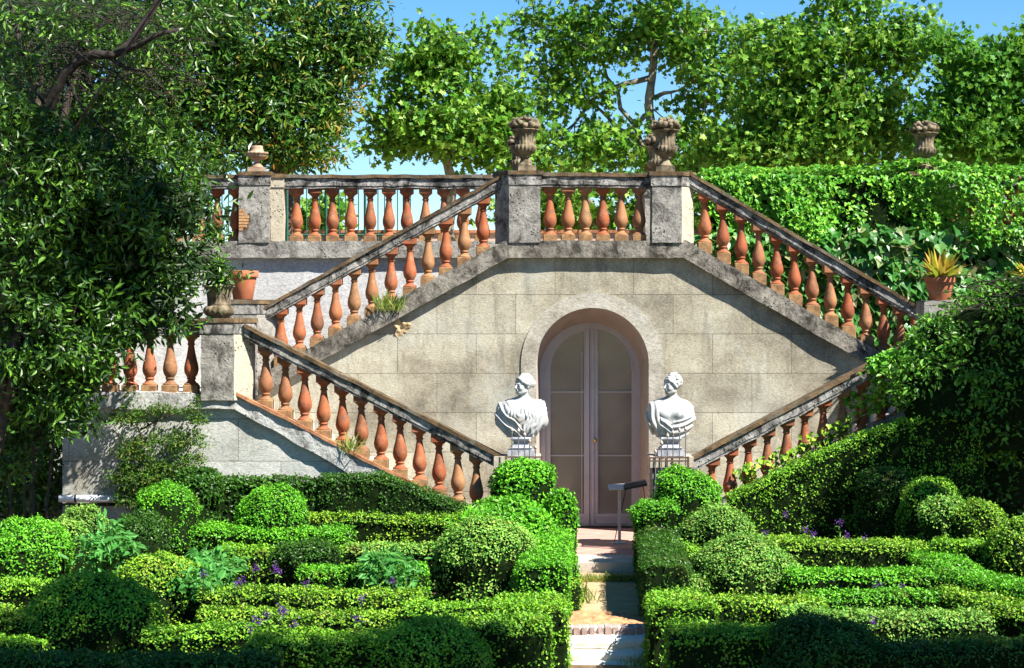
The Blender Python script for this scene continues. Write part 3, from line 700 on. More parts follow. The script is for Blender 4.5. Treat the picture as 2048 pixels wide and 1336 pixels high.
tl = [(fx(466), fz(783)), (fx(1000), fz(783 + 534 * .515))]
V, Fs = sweep(tl, rect(YB_ - .10, YB_ + .05, -.012, .03), .06, .006, 4); part('tile_edge', V, Fs, M_tile2, fb)
mb = MB(); mb.box(fx(125), fx(470), YB_ + .2, YC, fz(816), fz(786)); mb.build('landing_floor', M_pave, fb)
steps(fx(470), fz(800), fx(985), 0.05, YB_ + .2, YA - .01, 12, fb, 'lower_steps')
# right front block (mostly under creeper)
rtop = [(fx(1385), fz(784 + 490 * .5)), (fx(1875), fz(784)), (fx(2230), fz(784))]
rbot = [(fx(1385), fz(817 + 490 * .54)), (fx(1875), fz(817)), (fx(2230), fz(817))]
fr_ = thing('landing_block', (fx(1900), YB_, ZM), 'stone block under the right lower flight, smothered in creeper', 'wall')
mb = MB(); xs = np.linspace(fx(1385), fx(2230), 40)
for a, b in zip(xs[:-1], xs[1:]):
    ta, tb = [np.interp(v, [q[0] for q in rbot], [q[1] for q in rbot]) + .05 for v in (a, b)]
    mb.add([(a, YB_, -.4), (b, YB_, -.4), (b, YB_, max(tb, -.39)), (a, YB_, max(ta, -.39))], [[(0, 1, 2, 3)]])
mb.build('front_wall', M_front, fr_)
V, Fs = band_between(rtop, rbot, YB_ - .08, YB_ + .24, 33, .008); part('stone_band', V, Fs, M_ped, fr_)
mb = MB(); mb.box(fx(1875), fx(2230), YB_ + .2, YC, fz(816), fz(786)); mb.build('landing_floor', M_pave, fr_)
steps(fx(1875), fz(800), fx(1395), 0.05, YB_ + .2, YA - .01, 12, fr_, 'lower_steps')

# terrace retaining walls behind
cxp = lambda px: PX(px, YC); czp = lambda py: PZ(py, YC)
tw = thing('terrace_wall', (cxp(500), YC, 0), 'white plastered terrace wall behind the left stair flight', 'wall')
mb = MB(); mb.box(cxp(-700), cxp(1010), YC, YC + .3, -.4, czp(500)); mb.build('plaster_face', M_white, tw)
V, Fs = sweep([(cxp(-700), czp(483)), (cxp(1010), czp(483))], rect(YC - .10, YC + .4, -.235, 0), .08, .006, 41); part('stone_band', V, Fs, M_ped, tw)
tw2 = thing('terrace_wall', (cxp(1700), YC, 0), 'terrace wall behind the right stair flight, hidden under large-leaved creeper', 'wall')
mb = MB(); mb.box(cxp(1372), cxp(2900), YC, YC + .3, -.4, czp(500)); mb.build('plaster_face', M_white, tw2)
V, Fs = sweep([(cxp(1372), czp(483)), (cxp(2900), czp(483))], rect(YC - .10, YC + .4, -.235, 0), .08, .006, 42); part('stone_band', V, Fs, M_ped, tw2)

# ================================================================ BALUSTRADES
BP = [(.088, .072), (.090, .080), (.084, .090), (.066, .100), (.054, .112), (.047, .128), (.047, .136), (.057, .141), (.059, .150), (.055, .158), (.052, .163), (.062, .180), (.078, .205), (.087, .235), (.090, .262), (.088, .29), (.081, .325), (.071, .365), (.061, .405), (.052, .45), (.044, .50), (.038, .535), (.038, .55), (.048, .554), (.050, .562), (.048, .57), (.040, .575), (.041, .592), (.048, .608), (.062, .622), (.076, .630), (.080, .642)]
def baluster_mesh():
    mb = MB(); V, Fs = lathe(BP, 22); mb.add(V, Fs, 0)
    e = .093
    def bev(z0, z1, mi):
        b = .007; pr = [(-e + b, z0), (-e, z0 + b), (-e, z1 - b), (-e + b, z1)]
        V = []
        for (q, z) in pr:
            a = -q; c = b * .9; V += [(a, a - c, z), (a - c, a, z), (-a + c, a, z), (-a, a - c, z), (-a, -a + c, z), (-a + c, -a, z), (a - c, -a, z), (a, -a + c, z)]
        mb.add(V, [grid_faces(4, 8, cv=True), np.arange(8)[::-1][None], (np.arange(8) + 24)[None]], mi)
    bev(-.09, .073, 1); bev(.642, .80, 0)
    Vv = np.concatenate(mb.V); ks = sorted(mb.F)
    me = np_mesh('baluster', Vv, [np.concatenate(mb.F[k]) for k in ks], [M_terra, M_block], np.concatenate([np.concatenate(mb.M[k]) for k in ks]), True)
    return me
BM = baluster_mesh()
try: BM.set_sharp_from_angle(angle=radians(38))
except Exception: pass
def add_balusters(t, lst, Y, rad_jit=.03):
    for (x, z, *f) in lst:
        o = bpy.data.objects.new('baluster', BM); col.objects.link(o); o.parent = t
        o.location = tuple(np.array([x, Y, z]) - wloc(t)); o.rotation_euler = (random.uniform(-.008, .008), random.uniform(-.012, .012), random.choice([0, pi / 2, pi, -pi / 2]) + random.uniform(-rad_jit, rad_jit))
        if f: o.scale = (1, 1, f[0])
def rail(t, poly, Y0, Y1, seed, tile=M_tile, beam=M_rail):
    """poly = [(x,ztop)]"""
    V, Fs = sweep(poly, rect(Y0 - .025, Y1 + .025, -.05, 0), .05, .005, seed); part('coping_tiles', V, Fs, tile, t)
    V, Fs = sweep(poly, [(Y0 + .012, -.19), (Y0 + .012, -.165), (Y0, -.155), (Y0, -.055), (Y1, -.055), (Y1, -.19)], .05, .006, seed + 50); part('handrail', V, Fs, beam, t)
def pier(t, plan, z0, z1, m1, m2=None, capseed=0, sunlit_faces=()):
    """plan counter-clockwise seen from above [(x,y)], cap on top z1-.19..z1"""
    plan = np.array(plan, float); n = len(plan); c = plan.mean(0)
    def ext(off, za, zb, nn):
        e = c + (plan - c) * (1 + off / np.linalg.norm(plan - c, axis=1).mean()); V = []
        ring = []
        for k in range(n):
            a, b = e[k], e[(k + 1) % n]; m = max(1, int(np.linalg.norm(b - a) / .06))
            for q in range(m): ring.append((*(a + (b - a) * q / m), k))
        L = np.linspace(za, zb, nn); V = np.array([[(x, y, z) for x, y, _ in ring] for z in L]).reshape(-1, 3)
        V[:, :2] += nz(V, 14, 61 + capseed, 3)[:, None] * .004
        R = len(ring); fi = np.tile(np.array([r_[2] for r_ in ring]), nn - 1)
        return V, [grid_faces(nn, R, cv=True)[:, ::-1], np.arange(R)[None, :], (np.arange(R)[::-1] + (nn - 1) * R)[None, :]], fi
    V, Fs, fi = ext(0, z0, z1 - .185, 12)
    mi = np.concatenate([np.isin(fi, sunlit_faces).astype(int), [0, 0]])  # listed faces take the paler stone as painted sunlight
    # MB ordering: build directly
    p = part('pedestal', V, Fs, [m1, m2 or m1], t, midx=mi)
    V, Fs, _ = ext(.018, z1 - .186, z1 - .05, 3); part('cap', V, Fs, M_rail if m1 is not M_pedlight else m1, p)
    V, Fs, _ = ext(.04, z1 - .052, z1 + .004, 2); part('cap_tile', V, Fs, M_tile, p)
    return p
# --- centre
t = thing('balustrade', (lx(1190), YA, 3.89), 'short level balustrade over the arch between the two tall pedestals', 'balustrade')
pl = lambda Lx: [(Lx[0], Lx[1])]
rail(t, [(lx(1070), lz(346)), (lx(1310), lz(347))], YA - .06, YA + .2, 1)
add_balusters(t, [(lx(x), lz(480)) for x in (1100, 1136, 1171, 1206, 1243, 1279)], YA + .07)
xa, xb, xc = lx(1018), lx(1080), lx(990)
pier(t, [(xc, YA + .07), (xa, YA - .12), (xb, YA - .12), (xb, YA + .28), (xc, YA + .28)], lz(486), lz(343), M_ped, None, 1)
xa, xb, xc = lx(1303), lx(1362), lx(1388)
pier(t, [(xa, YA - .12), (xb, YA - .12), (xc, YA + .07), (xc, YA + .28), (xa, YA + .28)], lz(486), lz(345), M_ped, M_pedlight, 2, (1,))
# --- upper left flight
t = thing('balustrade', (lx(760), YA, 2.6), 'sloping balustrade of the upper left flight, falling away to the white wall', 'balustrade')
rl = lambda px: 347 + (1008 - px) * .547
rail(t, [(lx(518), lz(rl(512))), (lx(1003), lz(rl(1003)))], YA - .02, YA + .22, 3)
add_balusters(t, [(lx(x), lz(rl(x) + 131 + 3)) for x in (966, 928, 891, 855, 819, 781, 743, 707, 670, 633, 597, 561)], YA + .10)
xa, xb, xc = lx(440), lx(516), lx(550)
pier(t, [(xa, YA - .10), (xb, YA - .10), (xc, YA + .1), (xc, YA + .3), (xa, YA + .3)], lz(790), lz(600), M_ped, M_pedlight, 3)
# --- upper right flight
t = thing('balustrade', (lx(1620), YA, 2.6), 'sloping balustrade of the upper right flight, in front of the creeper', 'balustrade')
rr_ = lambda px: 349 + (px - 1388) * .585
rail(t, [(lx(1376), lz(rr_(1376))), (lx(1875), lz(rr_(1875)))], YA - .02, YA + .22, 5)
add_balusters(t, [(lx(x), lz(rr_(x) + 131 + 1)) for x in (1411, 1448, 1484, 1519, 1555, 1591, 1627, 1663, 1698, 1735, 1770, 1804, 1840)], YA + .10)
pier(t, [(lx(1875), YA - .1), (lx(1935), YA - .1), (lx(1935), YA + .3), (lx(1875), YA + .3)], lz(800), lz(632), M_ped, None, 4)
# --- lower left flight and landing
rll = lambda px: 640 + (px - 476) * .512
t = thing('balustrade', (fx(740), YB_, 1.2), 'sloping balustrade of the lower left flight, down to the veiled bust', 'balustrade')
rail(t, [(fx(490), fz(rll(490))), (fx(1008), fz(rll(1008)))], YB_ - .06, YB_ + .2, 7)
add_balusters(t, [(fx(x), fz(rll(x) + 145), 1.02) for x in (530, 569, 608, 646, 685, 722, 761, 799, 839, 878, 916, 952)], YB_ + .07)
t = thing('balustrade', (fx(300), YB_, 1.94), 'level balustrade of the left landing, half hidden by the evergreen tree', 'balustrade')
rail(t, [(fx(125), fz(640)), (fx(420), fz(640))], YB_ - .06, YB_ + .2, 9)
add_balusters(t, [(fx(x), fz(782), 1.03) for x in (140, 180, 219, 258, 297, 338, 381)], YB_ + .07)
xa, xb, xc = fx(405), fx(471), fx(504)
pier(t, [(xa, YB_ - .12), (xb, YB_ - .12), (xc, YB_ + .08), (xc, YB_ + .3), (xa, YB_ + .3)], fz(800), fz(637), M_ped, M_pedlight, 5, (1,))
# --- lower right flight
rlr = lambda px: 912 - (px - 1385) * .525
t = thing('balustrade', (fx(1600), YB_, 1.2), 'sloping balustrade of the lower right flight, rising into the creeper', 'balustrade')
rail(t, [(fx(1380), fz(rlr(1380))), (fx(1860), fz(rlr(1860)))], YB_ - .06, YB_ + .2, 11)
add_balusters(t, [(fx(x), fz(rlr(x) + 145), 1.02) for x in (1424, 1461, 1498, 1536, 1574, 1611, 1649, 1687, 1725, 1764, 1803)], YB_ + .07)
# --- terrace balustrades
t = thing('balustrade', (cxp(650), YC, 3.95), 'long level terrace balustrade on the left, backed by green railings', 'balustrade')
rail(t, [(cxp(-100), czp(350)), (cxp(1000), czp(350))], YC - .04, YC + .24, 13)
add_balusters(t, [(cxp(x), czp(482), 1.05) for x in list(range(217, 475, 36)) + [592, 628, 664, 701, 739, 777, 813, 850, 888, 925, 962]], YC + .1)
pier(t, [(cxp(480), YC - .12), (cxp(541), YC - .12), (cxp(541), YC + .3), (cxp(480), YC + .3)], czp(486), czp(345), M_ped, None, 6)
pier(t, [(cxp(541.5), YC - .05), (cxp(568), YC - .05), (cxp(568), YC + .25), (cxp(541.5), YC + .25)], czp(486), czp(349), M_pedlight, None, 7)
a = np.linspace(0, 2 * pi, 30, endpoint=False); rr0 = .135 + .02 * np.sin(a * 4) + .015 * np.sin(a * 9 + 2)
V = np.stack([np.maximum(cxp(480.2), cxp(489) + rr0 * np.cos(a) * .75), np.full(30, YC - .1235), czp(443) + rr0 * np.sin(a) * 1.15], -1); part('plaster_hole_shade', V, [np.arange(30)[None]], M_bark, t)  # flat dark patch standing for the shaded hollow where plaster fell
mb = MB(); bx, bz = cxp(481), czp(462)
for k in range(7):
    h = .036; wv = [.05, .10, .13, .12, .14, .09, .07][k]; mb.box(bx - .004, bx + wv + .012 * (k % 2), YC - .128, YC - .10, bz + k * .044, bz + k * .044 + h)
mb.build('exposed_brick', M_brick, t, label='bare brick showing where plaster has fallen')
pier(t, [(-.07, 26.9), (.33, 26.9), (.33, 27.3), (-.07, 27.3)], 3.7, PZ(345, 25) , M_ped, None, 8)
t = thing('balustrade', (cxp(1700), YC, 3.95), 'level terrace balustrade on the right, buried in ivy', 'balustrade')
rail(t, [(cxp(1400), czp(352)), (cxp(2300), czp(352))], YC - .04, YC + .24, 15)
add_balusters(t, [(cxp(x), czp(482), 1.05) for x in range(1430, 2100, 37) if not 1815 < x < 1885], YC + .1)
pier(t, [(cxp(1818), YC - .12), (cxp(1880), YC - .12), (cxp(1880), YC + .3), (cxp(1818), YC + .3)], czp(486), czp(345), M_ped, None, 9)
pier(t, [(1.91, 26.9), (2.31, 26.9), (2.31, 27.3), (1.91, 27.3)], 3.7, PZ(345, 25), M_ped, None, 10)
# low far wall on the terrace
t = thing('garden_wall', (cxp(900), 33, 3.9), 'low pink plastered wall at the back of the terrace', 'wall')
mb = MB(); mb.box(PX(540, 33), PX(1480, 33), 33, 33.25, 3.85, PZ(466, 33)); mb.build('wall_face', M_roofwall, t)
mb = MB(); mb.box(PX(540, 33) - .05, PX(1480, 33) + .05, 32.95, 33.3, PZ(466, 33), PZ(460, 33)); mb.build('coping', M_tile2, t)
# green iron railing behind the left terrace balustrade
t = thing('iron_railing', (cxp(680), 27.6, 3.9), 'thin green iron railing behind the left terrace balustrade', 'railing')
mb = MB()
for k, px in enumerate(range(340, 830, 13)):
    x = PX(px, 27.6); r_ = .009 if k % 6 else .022; mb.add(*tube([(x, 27.6, 3.9), (x, 27.6, PZ(372, 27.6))], r_, 6))
mb.build('bars', M_green, t)
mb = MB()
for z in (PZ(470, 27.6), PZ(374, 27.6)): mb.add(*tube([(PX(335, 27.6), 27.6, z), (PX(830, 27.6), 27.6, z)], .018, 6))
mb.build('rails', M_green, t)

# ================================================================ URNS
def smin(a, b, k):
    h = np.clip(.5 + .5 * (b - a) / k, 0, 1); return b * (1 - h) + a * h - k * h * (1 - h)
def sph(p, c, r): return np.linalg.norm(p - np.array(c), axis=-1) - r
def ell(p, c, r):
    r = np.array(r, float); q = (p - np.array(c)) / r; k = np.linalg.norm(q, axis=-1); return (k - 1) * r.min()
def cap(p, a, b, r0, r1=None):
    a = np.array(a, float); b = np.array(b, float); r1 = r0 if r1 is None else r1; ab = b - a
    h = np.clip(((p - a) @ ab) / (ab @ ab), 0, 1); return np.linalg.norm(p - a - h[:, None] * ab, axis=-1) - (r0 + (r1 - r0) * h)
def fruit_mesh(seed=3):
    r = np.random.default_rng(seed); cs = []
    for k in range(34):
        a = r.uniform(0, 2 * pi); q = sqrt(r.random()) * .175; z = .11 - q * q * 2.4 + r.uniform(-.02, .03); cs.append(((q * cos(a), q * sin(a), z), r.uniform(.018, .040)))
    for k in range(14):
        a = k * 2 * pi / 14 + r.uniform(-.1, .1); cs.append(((.175 * cos(a), .175 * sin(a), .015 + r.uniform(-.01, .02)), r.uniform(.032, .046)))
    def f(p):
        d = ell(p, (0, 0, .0), (.15, .15, .06))
        for c, rr in cs: d = smin(d, sph(p, c, rr), .002)
        return d + .003 * np.sin(p[:, 0] * 190) * np.sin(p[:, 1] * 170) * np.sin(p[:, 2] * 180)
    return surf_nets(f, (-.25, -.25, -.11), (.25, .25, .19), .0095)
def urn_parts(kind):
    if kind == 'fruit':      # tall fluted goblet heaped with stone fruit; height about .72
        pr = [(.10, .075), (.105, .082), (.095, .095), (.07, .12), (.056, .15), (.052, .175), (.072, .182), (.078, .195), (.072, .206), (.085, .222), (.125, .250), (.150, .285), (.157, .318), (.148, .345), (.128, .360), (.132, .368), (.126, .378), (.124, .42), (.130, .46), (.142, .50), (.160, .53), (.182, .548), (.192, .556), (.186, .562), (.16, .55), (.001, .54)]
        def fl(k, th):
            if 8 <= k <= 13: return 1 + .15 * np.abs(np.cos(th * 9)) - .09
            if 15 <= k <= 19: return 1 + .10 * np.abs(np.cos(th * 9)) - .07
            if 20 <= k <= 24: return 1 + .05 * np.cos(th * 10)
            return np.ones_like(th)
        return pr, fl, .60
    if kind == 'krater':     # short fluted vase of the left landing; height .45
        pr = [(.13, .0), (.135, .01), (.13, .02), (.16, .035), (.185, .065), (.192, .10), (.18, .13), (.145, .15), (.140, .158), (.146, .165), (.140, .18), (.142, .24), (.150, .30), (.162, .35), (.185, .385), (.196, .395), (.185, .40), (.15, .39), (.13, .33), (.001, .33)]
        def fl(k, th):
            if 3 <= k <= 7: return 1 + .07 * np.abs(np.cos(th * 9)) - .03
            if 10 <= k <= 13: return 1 + .04 * np.cos(th * 18)
            if 14 <= k <= 16: return 1 + .05 * np.cos(th * 9)
            return np.ones_like(th)
        return pr, fl, None
    pr = [(.10, .07), (.105, .08), (.085, .10), (.06, .125), (.04, .155), (.042, .17), (.08, .19), (.12, .215), (.145, .25), (.15, .27), (.16, .275), (.165, .30), (.12, .31), (.10, .32), (.09, .36), (.085, .40), (.001, .40)]
    def fl(k, th):
        if 6 <= k <= 11: return 1 + .05 * np.abs(np.cos(th * 8))
        return np.ones_like(th)
    return pr, fl, None
FM = fruit_mesh()
def urn(px, Y, zb, label, kind='fruit', mat=None, sc_=1.0, x=None, rot=0.0, name='stone_urn'):
    X = PX(px, Y) if x is None else x; t = thing(name, (X, Y, zb), label, 'urn', 'stone urns along the balustrades'); mat = mat or M_urn
    pr, fl, fz_ = urn_parts(kind); V, Fs = lathe(pr, 72, (0, 0, 0), fl)
    tr = lambda V: np.stack([V[:, 0] * cos(rot) - V[:, 1] * sin(rot), V[:, 0] * sin(rot) + V[:, 1] * cos(rot), V[:, 2]], -1) * sc_ + np.array([X, Y, zb])
    part('bowl', tr(V), Fs, mat, t, True)
    if kind != 'krater':
        mb = MB(); mb.box(-.125, .125, -.125, .125, 0, .074); part('plinth', tr(np.concatenate(mb.V)), mb.F[4], mat, t)
    if fz_: part('stone_fruit', tr(FM[0] + np.array([0, 0, fz_])), FM[1], mat, t, True)
    return t
zc = lz(343) + .006
urn(1049, YA + .08, zc, 'tall fruit-filled stone urn on the pedestal left of the arch', rot=.3)
urn(1331, YA + .08, zc - .01, 'tall fruit-filled stone urn on the pedestal right of the arch', rot=1.5)
urn(0, 27.1, PZ(345, 25) + .005, 'half-hidden fruit urn just behind the left pedestal urn', x=.13, rot=2)
urn(0, 27.1, PZ(345, 25) + .005, 'half-hidden fruit urn just behind the right pedestal urn', x=2.11, rot=.8)
urn(1849, YC + .09, czp(345) + .006, 'lone fruit-filled urn rising from the ivy on the right terrace', rot=2.2)
urn(514, YC + .09, czp(345) + .006, 'pale footed urn on the left terrace pedestal under the tree', 'tazza', M_urnlight, .95)
urn(255, YC + .09, czp(350) + .006, 'pale urn almost lost in the foliage at far left', 'fruit', M_urnlight, .9)
kv = urn(438, YB_ + .08, fz(637) + .006, 'short fluted vase with a leafy plant on the left landing pedestal', 'krater', M_urn, 1.0)
# clay pots
def pot(px, Y, zb, h, rt, label, name='clay_pot'):
    X = PX(px, Y); t = thing(name, (X, Y, zb), label, 'flowerpot')
    V, Fs = lathe([(rt * .62, 0), (rt * .64, .005), (rt * .88, h * .76), (rt * .88, h * .765), (rt * .99, h * .77), (rt, h * .8), (rt * 1.02, h * .98), (rt * 1.0, h), (rt * .93, h), (rt * .9, h * .85), (.001, h * .84)], 40, (X, Y, zb)); part('pot_body', V, Fs, M_pot, t, True)
    V, Fs = lathe([(.001, h * .845), (rt * .9, h * .85)], 24, (X, Y, zb)); 
    V2, F2 = sheet(X - rt * .6, X + rt * .6, Y - rt * .6, Y + rt * .6, zb + h * .86, 6, 6, .01, 20); part('soil', V2, F2, M_soil, t)
    return t
pot(486, YA + .12, lz(600) + .008, .385, .205, 'large empty terracotta pot at the foot of the upper left flight')
pr_ = P(1880, 592, 24.4); pt = pot(1880, 24.4, pr_[2] - .06, .30, .205, 'terracotta pot of yellow-tipped strap leaves above the right creeper', 'potted_plant')
mb = MB(); mb.box(pr_[0] - .25, pr_[0] + .25, 24.2, 24.7, 1.5, pr_[2] - .06); ped = mb.build('stone_pier', M_ped); tag(ped, 'stone pier in the creeper carrying the yellow-leaved pot', 'pier')
def strap_plant(c, n, L, r, wd=.028):
    V = []; Fq = []; k0 = 0
    for k in range(n):
        a = r.uniform(0, 2 * pi); lean = r.uniform(.15, 1.15); l = L * r.uniform(.6, 1.1); m = 7; d = np.array([cos(a), sin(a), 0]); sd = np.array([-sin(a), cos(a), 0])
        b = np.array(c) + d * r.uniform(0, .1) 
        for j in range(m):
            u = j / (m - 1); p = b + d * (l * (sin(lean) * u + .25 * u * u * lean)) + np.array([0, 0, l * (cos(lean) * u * 1.1 - .35 * lean * u * u)]); ww = wd * (sin(pi * min(1, u * .9 + .12)) + .05)
            V += [p - sd * ww, p + sd * ww]
            if j: q = k0 + 2 * j; Fq.append((q - 2, q - 1, q + 1, q))
        k0 += 2 * m
    return np.array(V), np.array(Fq)
V, Fq = strap_plant((pr_[0], 24.4, pr_[2] + .2), 95, .42, rng); part('strap_leaves', V, [Fq], G['yellow'], pt)
cpl = P(2062, 560, 23.4); V, Fq = strap_plant(cpl, 45, .32, rng); o = part('strap_leaf_plant', V, [Fq], G['yellow']); tag(o, 'second yellow strap-leaved plant cut by the right edge of the photo', 'plant')
# leafy plant in the krater vase
c = P(425, 540, YB_ + .0); r = np.random.default_rng(4)
cc, V, Fq = crown([(c, (.28, .25, .27), 1.0), (c + np.array([.10, 0, -.12]), (.16, .16, .08), .5), (c + np.array([-.28, 0, .22]), (.2, .2, .2), .5), (c + np.array([.0, 0, .4]), (.16, .16, .2), .35)], 60, 22, .06, .085, T_long, 44, .2)
part('leafy_plant', V, [Fq], G['laurel'], kv)

# ================================================================ BUSTS
def rotz(p, a): return np.stack([p[:, 0] * cos(a) - p[:, 1] * sin(a), p[:, 0] * sin(a) + p[:, 1] * cos(a), p[:, 2]], -1)
def head_sdf(p, boy):
    """p in head frame: face towards -y, origin at chin height/centre; about .27 tall"""
    q = p
    d = ell(q, (0, .022, .135), (.083, .105, .105))
    d = smin(d, ell(q, (0, -.028, .070), (.066, .074, .092)), .02)
    d = smin(d, sph(q, (0, -.078, .004), .024), .03)                        # chin
    for s in (-1, 1):
        d = smin(d, ell(q, (s * .036, -.070, .055), (.026, .024, .030)), .015)   # cheeks
        d = smin(d, cap(q, (s * .05, .0, .022), (s * .018, -.072, .004), .02), .02)  # jaw
    for s in (-1, 1):
        d = -smin(-d, sph(q, (s * .033, -.118, .095), .020), .012)           # eye sockets
        d = smin(d, ell(q, (s * .032, -.089, .093), (.019, .014, .012)), .003)     # eyes
        d = smin(d, cap(q, (s * .012, -.103, .113), (s * .052, -.085, .111), .005), .014)  # brow
        d = smin(d, ell(q, (s * .077, .012, .083), (.010, .02, .032)), .006)       # ears
    d = smin(d, cap(q, (0, -.100, .104), (0, -.130, .062), .009, .014), .008)  # nose
    for s in (-1, 1): d = smin(d, sph(q, (s * .011, -.118, .058), .009), .006)
    d = smin(d, ell(q, (0, -.104, .037), (.024, .011, .0065)), .004)
    d = smin(d, ell(q, (0, -.102, .025), (.020, .012, .0075)), .004)
    d = -smin(-d, cap(q, (-.024, -.116, .0315 + (.006 if boy else 0)), (.024, -.116, .0315 + (.006 if boy else 0)), .0038), .003)
    # hair
    if boy:
        h = ell(q, (0, .040, .140), (.088, .104, .103))
        r = np.random.default_rng(12)
        for k in range(115):
            a = r.uniform(-pi, pi); e = r.uniform(-.55, 1.5); dd = np.array([sin(a) * cos(e), cos(a) * cos(e), sin(e)])
            if dd[1] < -.35 and e < .52: continue
            cc_ = np.array([0, .034, .136]) + dd * np.array([.089, .104, .106]); h = smin(h, sph(q, cc_, r.uniform(.010, .017)), .004)
        cut = (q[:, 1] + .055) * -1 + 0 * q[:, 2]
        h = np.maximum(h, np.minimum(.150 - q[:, 2], -.030 - q[:, 1]) * .8)
        for k in range(24):
            a = -1.75 + 3.5 * k / 23; zz = .172 - .038 * abs(a) ** 1.6 + r.uniform(-.006, .006)
            h = smin(h, sph(q, (.083 * sin(a), -.020 - .068 * cos(a), zz), r.uniform(.011, .016)), .004)
            h = smin(h, sph(q, (.072 * sin(a), -.012 - .062 * cos(a), zz + .024), r.uniform(.011, .016)), .004)
    else:
        wv = .0048 * np.sin((np.arctan2(q[:, 0], q[:, 2] - .10) * 13 + q[:, 1] * 55))
        h = ell(q, (0, .036, .142), (.090, .108, .104)) + wv * .6
        h = smin(h, ell(q, (0, .142, .115), (.050, .045, .048)) + .004 * np.sin(q[:, 2] * 260), .015)
        for s in (-1, 1):
            h = smin(h, cap(q, (s * .010, -.082, .186), (s * .062, -.060, .140), .013) + .0025 * np.sin(q[:, 1] * 210 + q[:, 2] * 160), .012)
            h = smin(h, cap(q, (s * .062, -.060, .140), (s * .084, -.005, .105), .017) + .0025 * np.sin(q[:, 1] * 210 + q[:, 2] * 160), .012)
            h = smin(h, cap(q, (s * .082, -.01, .112), (s * .03, .11, .095), .020), .015)
                
    return smin(d, h, .004)
def bust_sdf(boy):
    hx = .03 if not boy else .02; turn = radians(-52)
    def f(p):
        # chest and shoulders, egg-shaped and cut away below
        d = ell(p, (-.01, .02, .50), (.275, .145, .215))
        d = smin(d, cap(p, (-.20, .03, .575), (.19, .03, .585), .085), .05)
        d = smin(d, ell(p, (0, .01, .36), (.20, .12, .20)), .05)
        for s in (-1, 1): d = smin(d, ell(p, (s * .085, -.10, .515), (.075, .05, .06)), .035)
        d = smin(d, cap(p, (hx + .005, .045, .60), (hx, .02, .80), .068, .055), .05)          # neck
        d = smin(d, cap(p, (-.16, .035, .62), (hx, .04, .68), .05), .05); d = smin(d, cap(p, (.16, .035, .625), (hx, .04, .68), .05), .05)
        if boy:
            arm = ell(p, (.205, .0, .50), (.072, .085, .13)); d = smin(d, arm, .012)
            # mantle: thick cloth from his right shoulder down across to the far side
            line = .535 - .55 * (p[:, 0] + .20) * (p[:, 0] < .02) - .10 * (p[:, 0] >= .02) + .30 * np.clip(p[:, 0] - .02, 0, .3) - .02
            line = np.where(p[:, 0] < -.145, .72, line)
            u = (p[:, 2] - line)
            cl = ell(p, (-.01, .01, .455), (.300, .172, .245)) ; cl = smin(cl, ell(p, (0, .0, .34), (.215, .14, .16)), .05)
            cl = smin(cl, cap(p, (-.215, -.03, .60), (-.22, -.09, .40), .068, .06), .03)
            ph = u * 88 + 2.2 * np.sin(p[:, 0] * 11); rg_ = p[:, 0] > -.13; cl = cl - .0085 * np.sin(ph) * (1 - .5 * np.sin(u * 29)) * rg_ - .008 * np.sin(p[:, 0] * 95 + p[:, 2] * 22 + 1.5 * np.sin(p[:, 2] * 17)) * ~rg_
            cl = np.maximum(cl, u * .8)
            ro = cap(p, (.10, -.115, .40), (.285, .0, .47), .022); cl = smin(cl, ro, .01); cl = smin(cl, cap(p, (.285, .0, .46), (.270, .09, .60), .022), .012)
            d = smin(d, cl, .006)
        else:
            da = np.linalg.norm((p - np.array([-.27, -.02, .76])) * np.array([1, .6, 1]), axis=-1); db = np.linalg.norm((p - np.array([.30, -.02, .78])) * np.array([1, .6, 1]), axis=-1)
            cl = ell(p, (-.005, .012, .475), (.318, .172, .238)); cl = smin(cl, ell(p, (0, .0, .35), (.225, .14, .17)), .05)
            cl = smin(cl, cap(p, (.235, .03, .62), (.285, .0, .40), .075, .05), .03); cl = smin(cl, cap(p, (-.24, .03, .60), (-.27, .0, .42), .06, .045), .03)
            ax_ = np.abs(p[:, 0] - .01 - .05 * np.sin(p[:, 2] * 9)); wq = .018 * np.sin(p[:, 0] * 31 + 1) + .012 * np.sin(p[:, 2] * 43 + p[:, 0] * 17)
            uu = p[:, 2] - 1.15 * ax_ + wq * np.clip(1.3 - ax_ * 4, .2, 1)
            ph = uu * 78; cl = cl - (.0075 * np.sin(ph) * (1 - .5 * np.sin(uu * 31)) + .005 * np.sin(uu * 41 + 1)) * np.clip(1.9 - ax_ * 5, .35, 1)
            neckline = .70 - 1.1 * np.clip(.20 - np.abs(p[:, 0] - .0), 0, .17)      # V opening
            cl = np.maximum(cl, (p[:, 2] - neckline) * .7)
            tun = d - .010 - .0045 * np.sin(np.abs(p[:, 0] - .01) * 150 + p[:, 2] * 25); tun = np.maximum(tun, (p[:, 2] - .60))
            d = smin(smin(d, tun, .004), cl, .006)
        # cut away at the back and the narrow foot
        d = np.maximum(d, p[:, 1] - .13)
        foot = .225 - p[:, 2]; d = np.maximum(d, foot)
        hp = p - np.array([hx, .0, .775]); hp = rotz(hp, -turn); 
        hd = head_sdf(hp / 1.0, boy)
        return smin(d, hd, .018)
    return f
def turned(p): return p
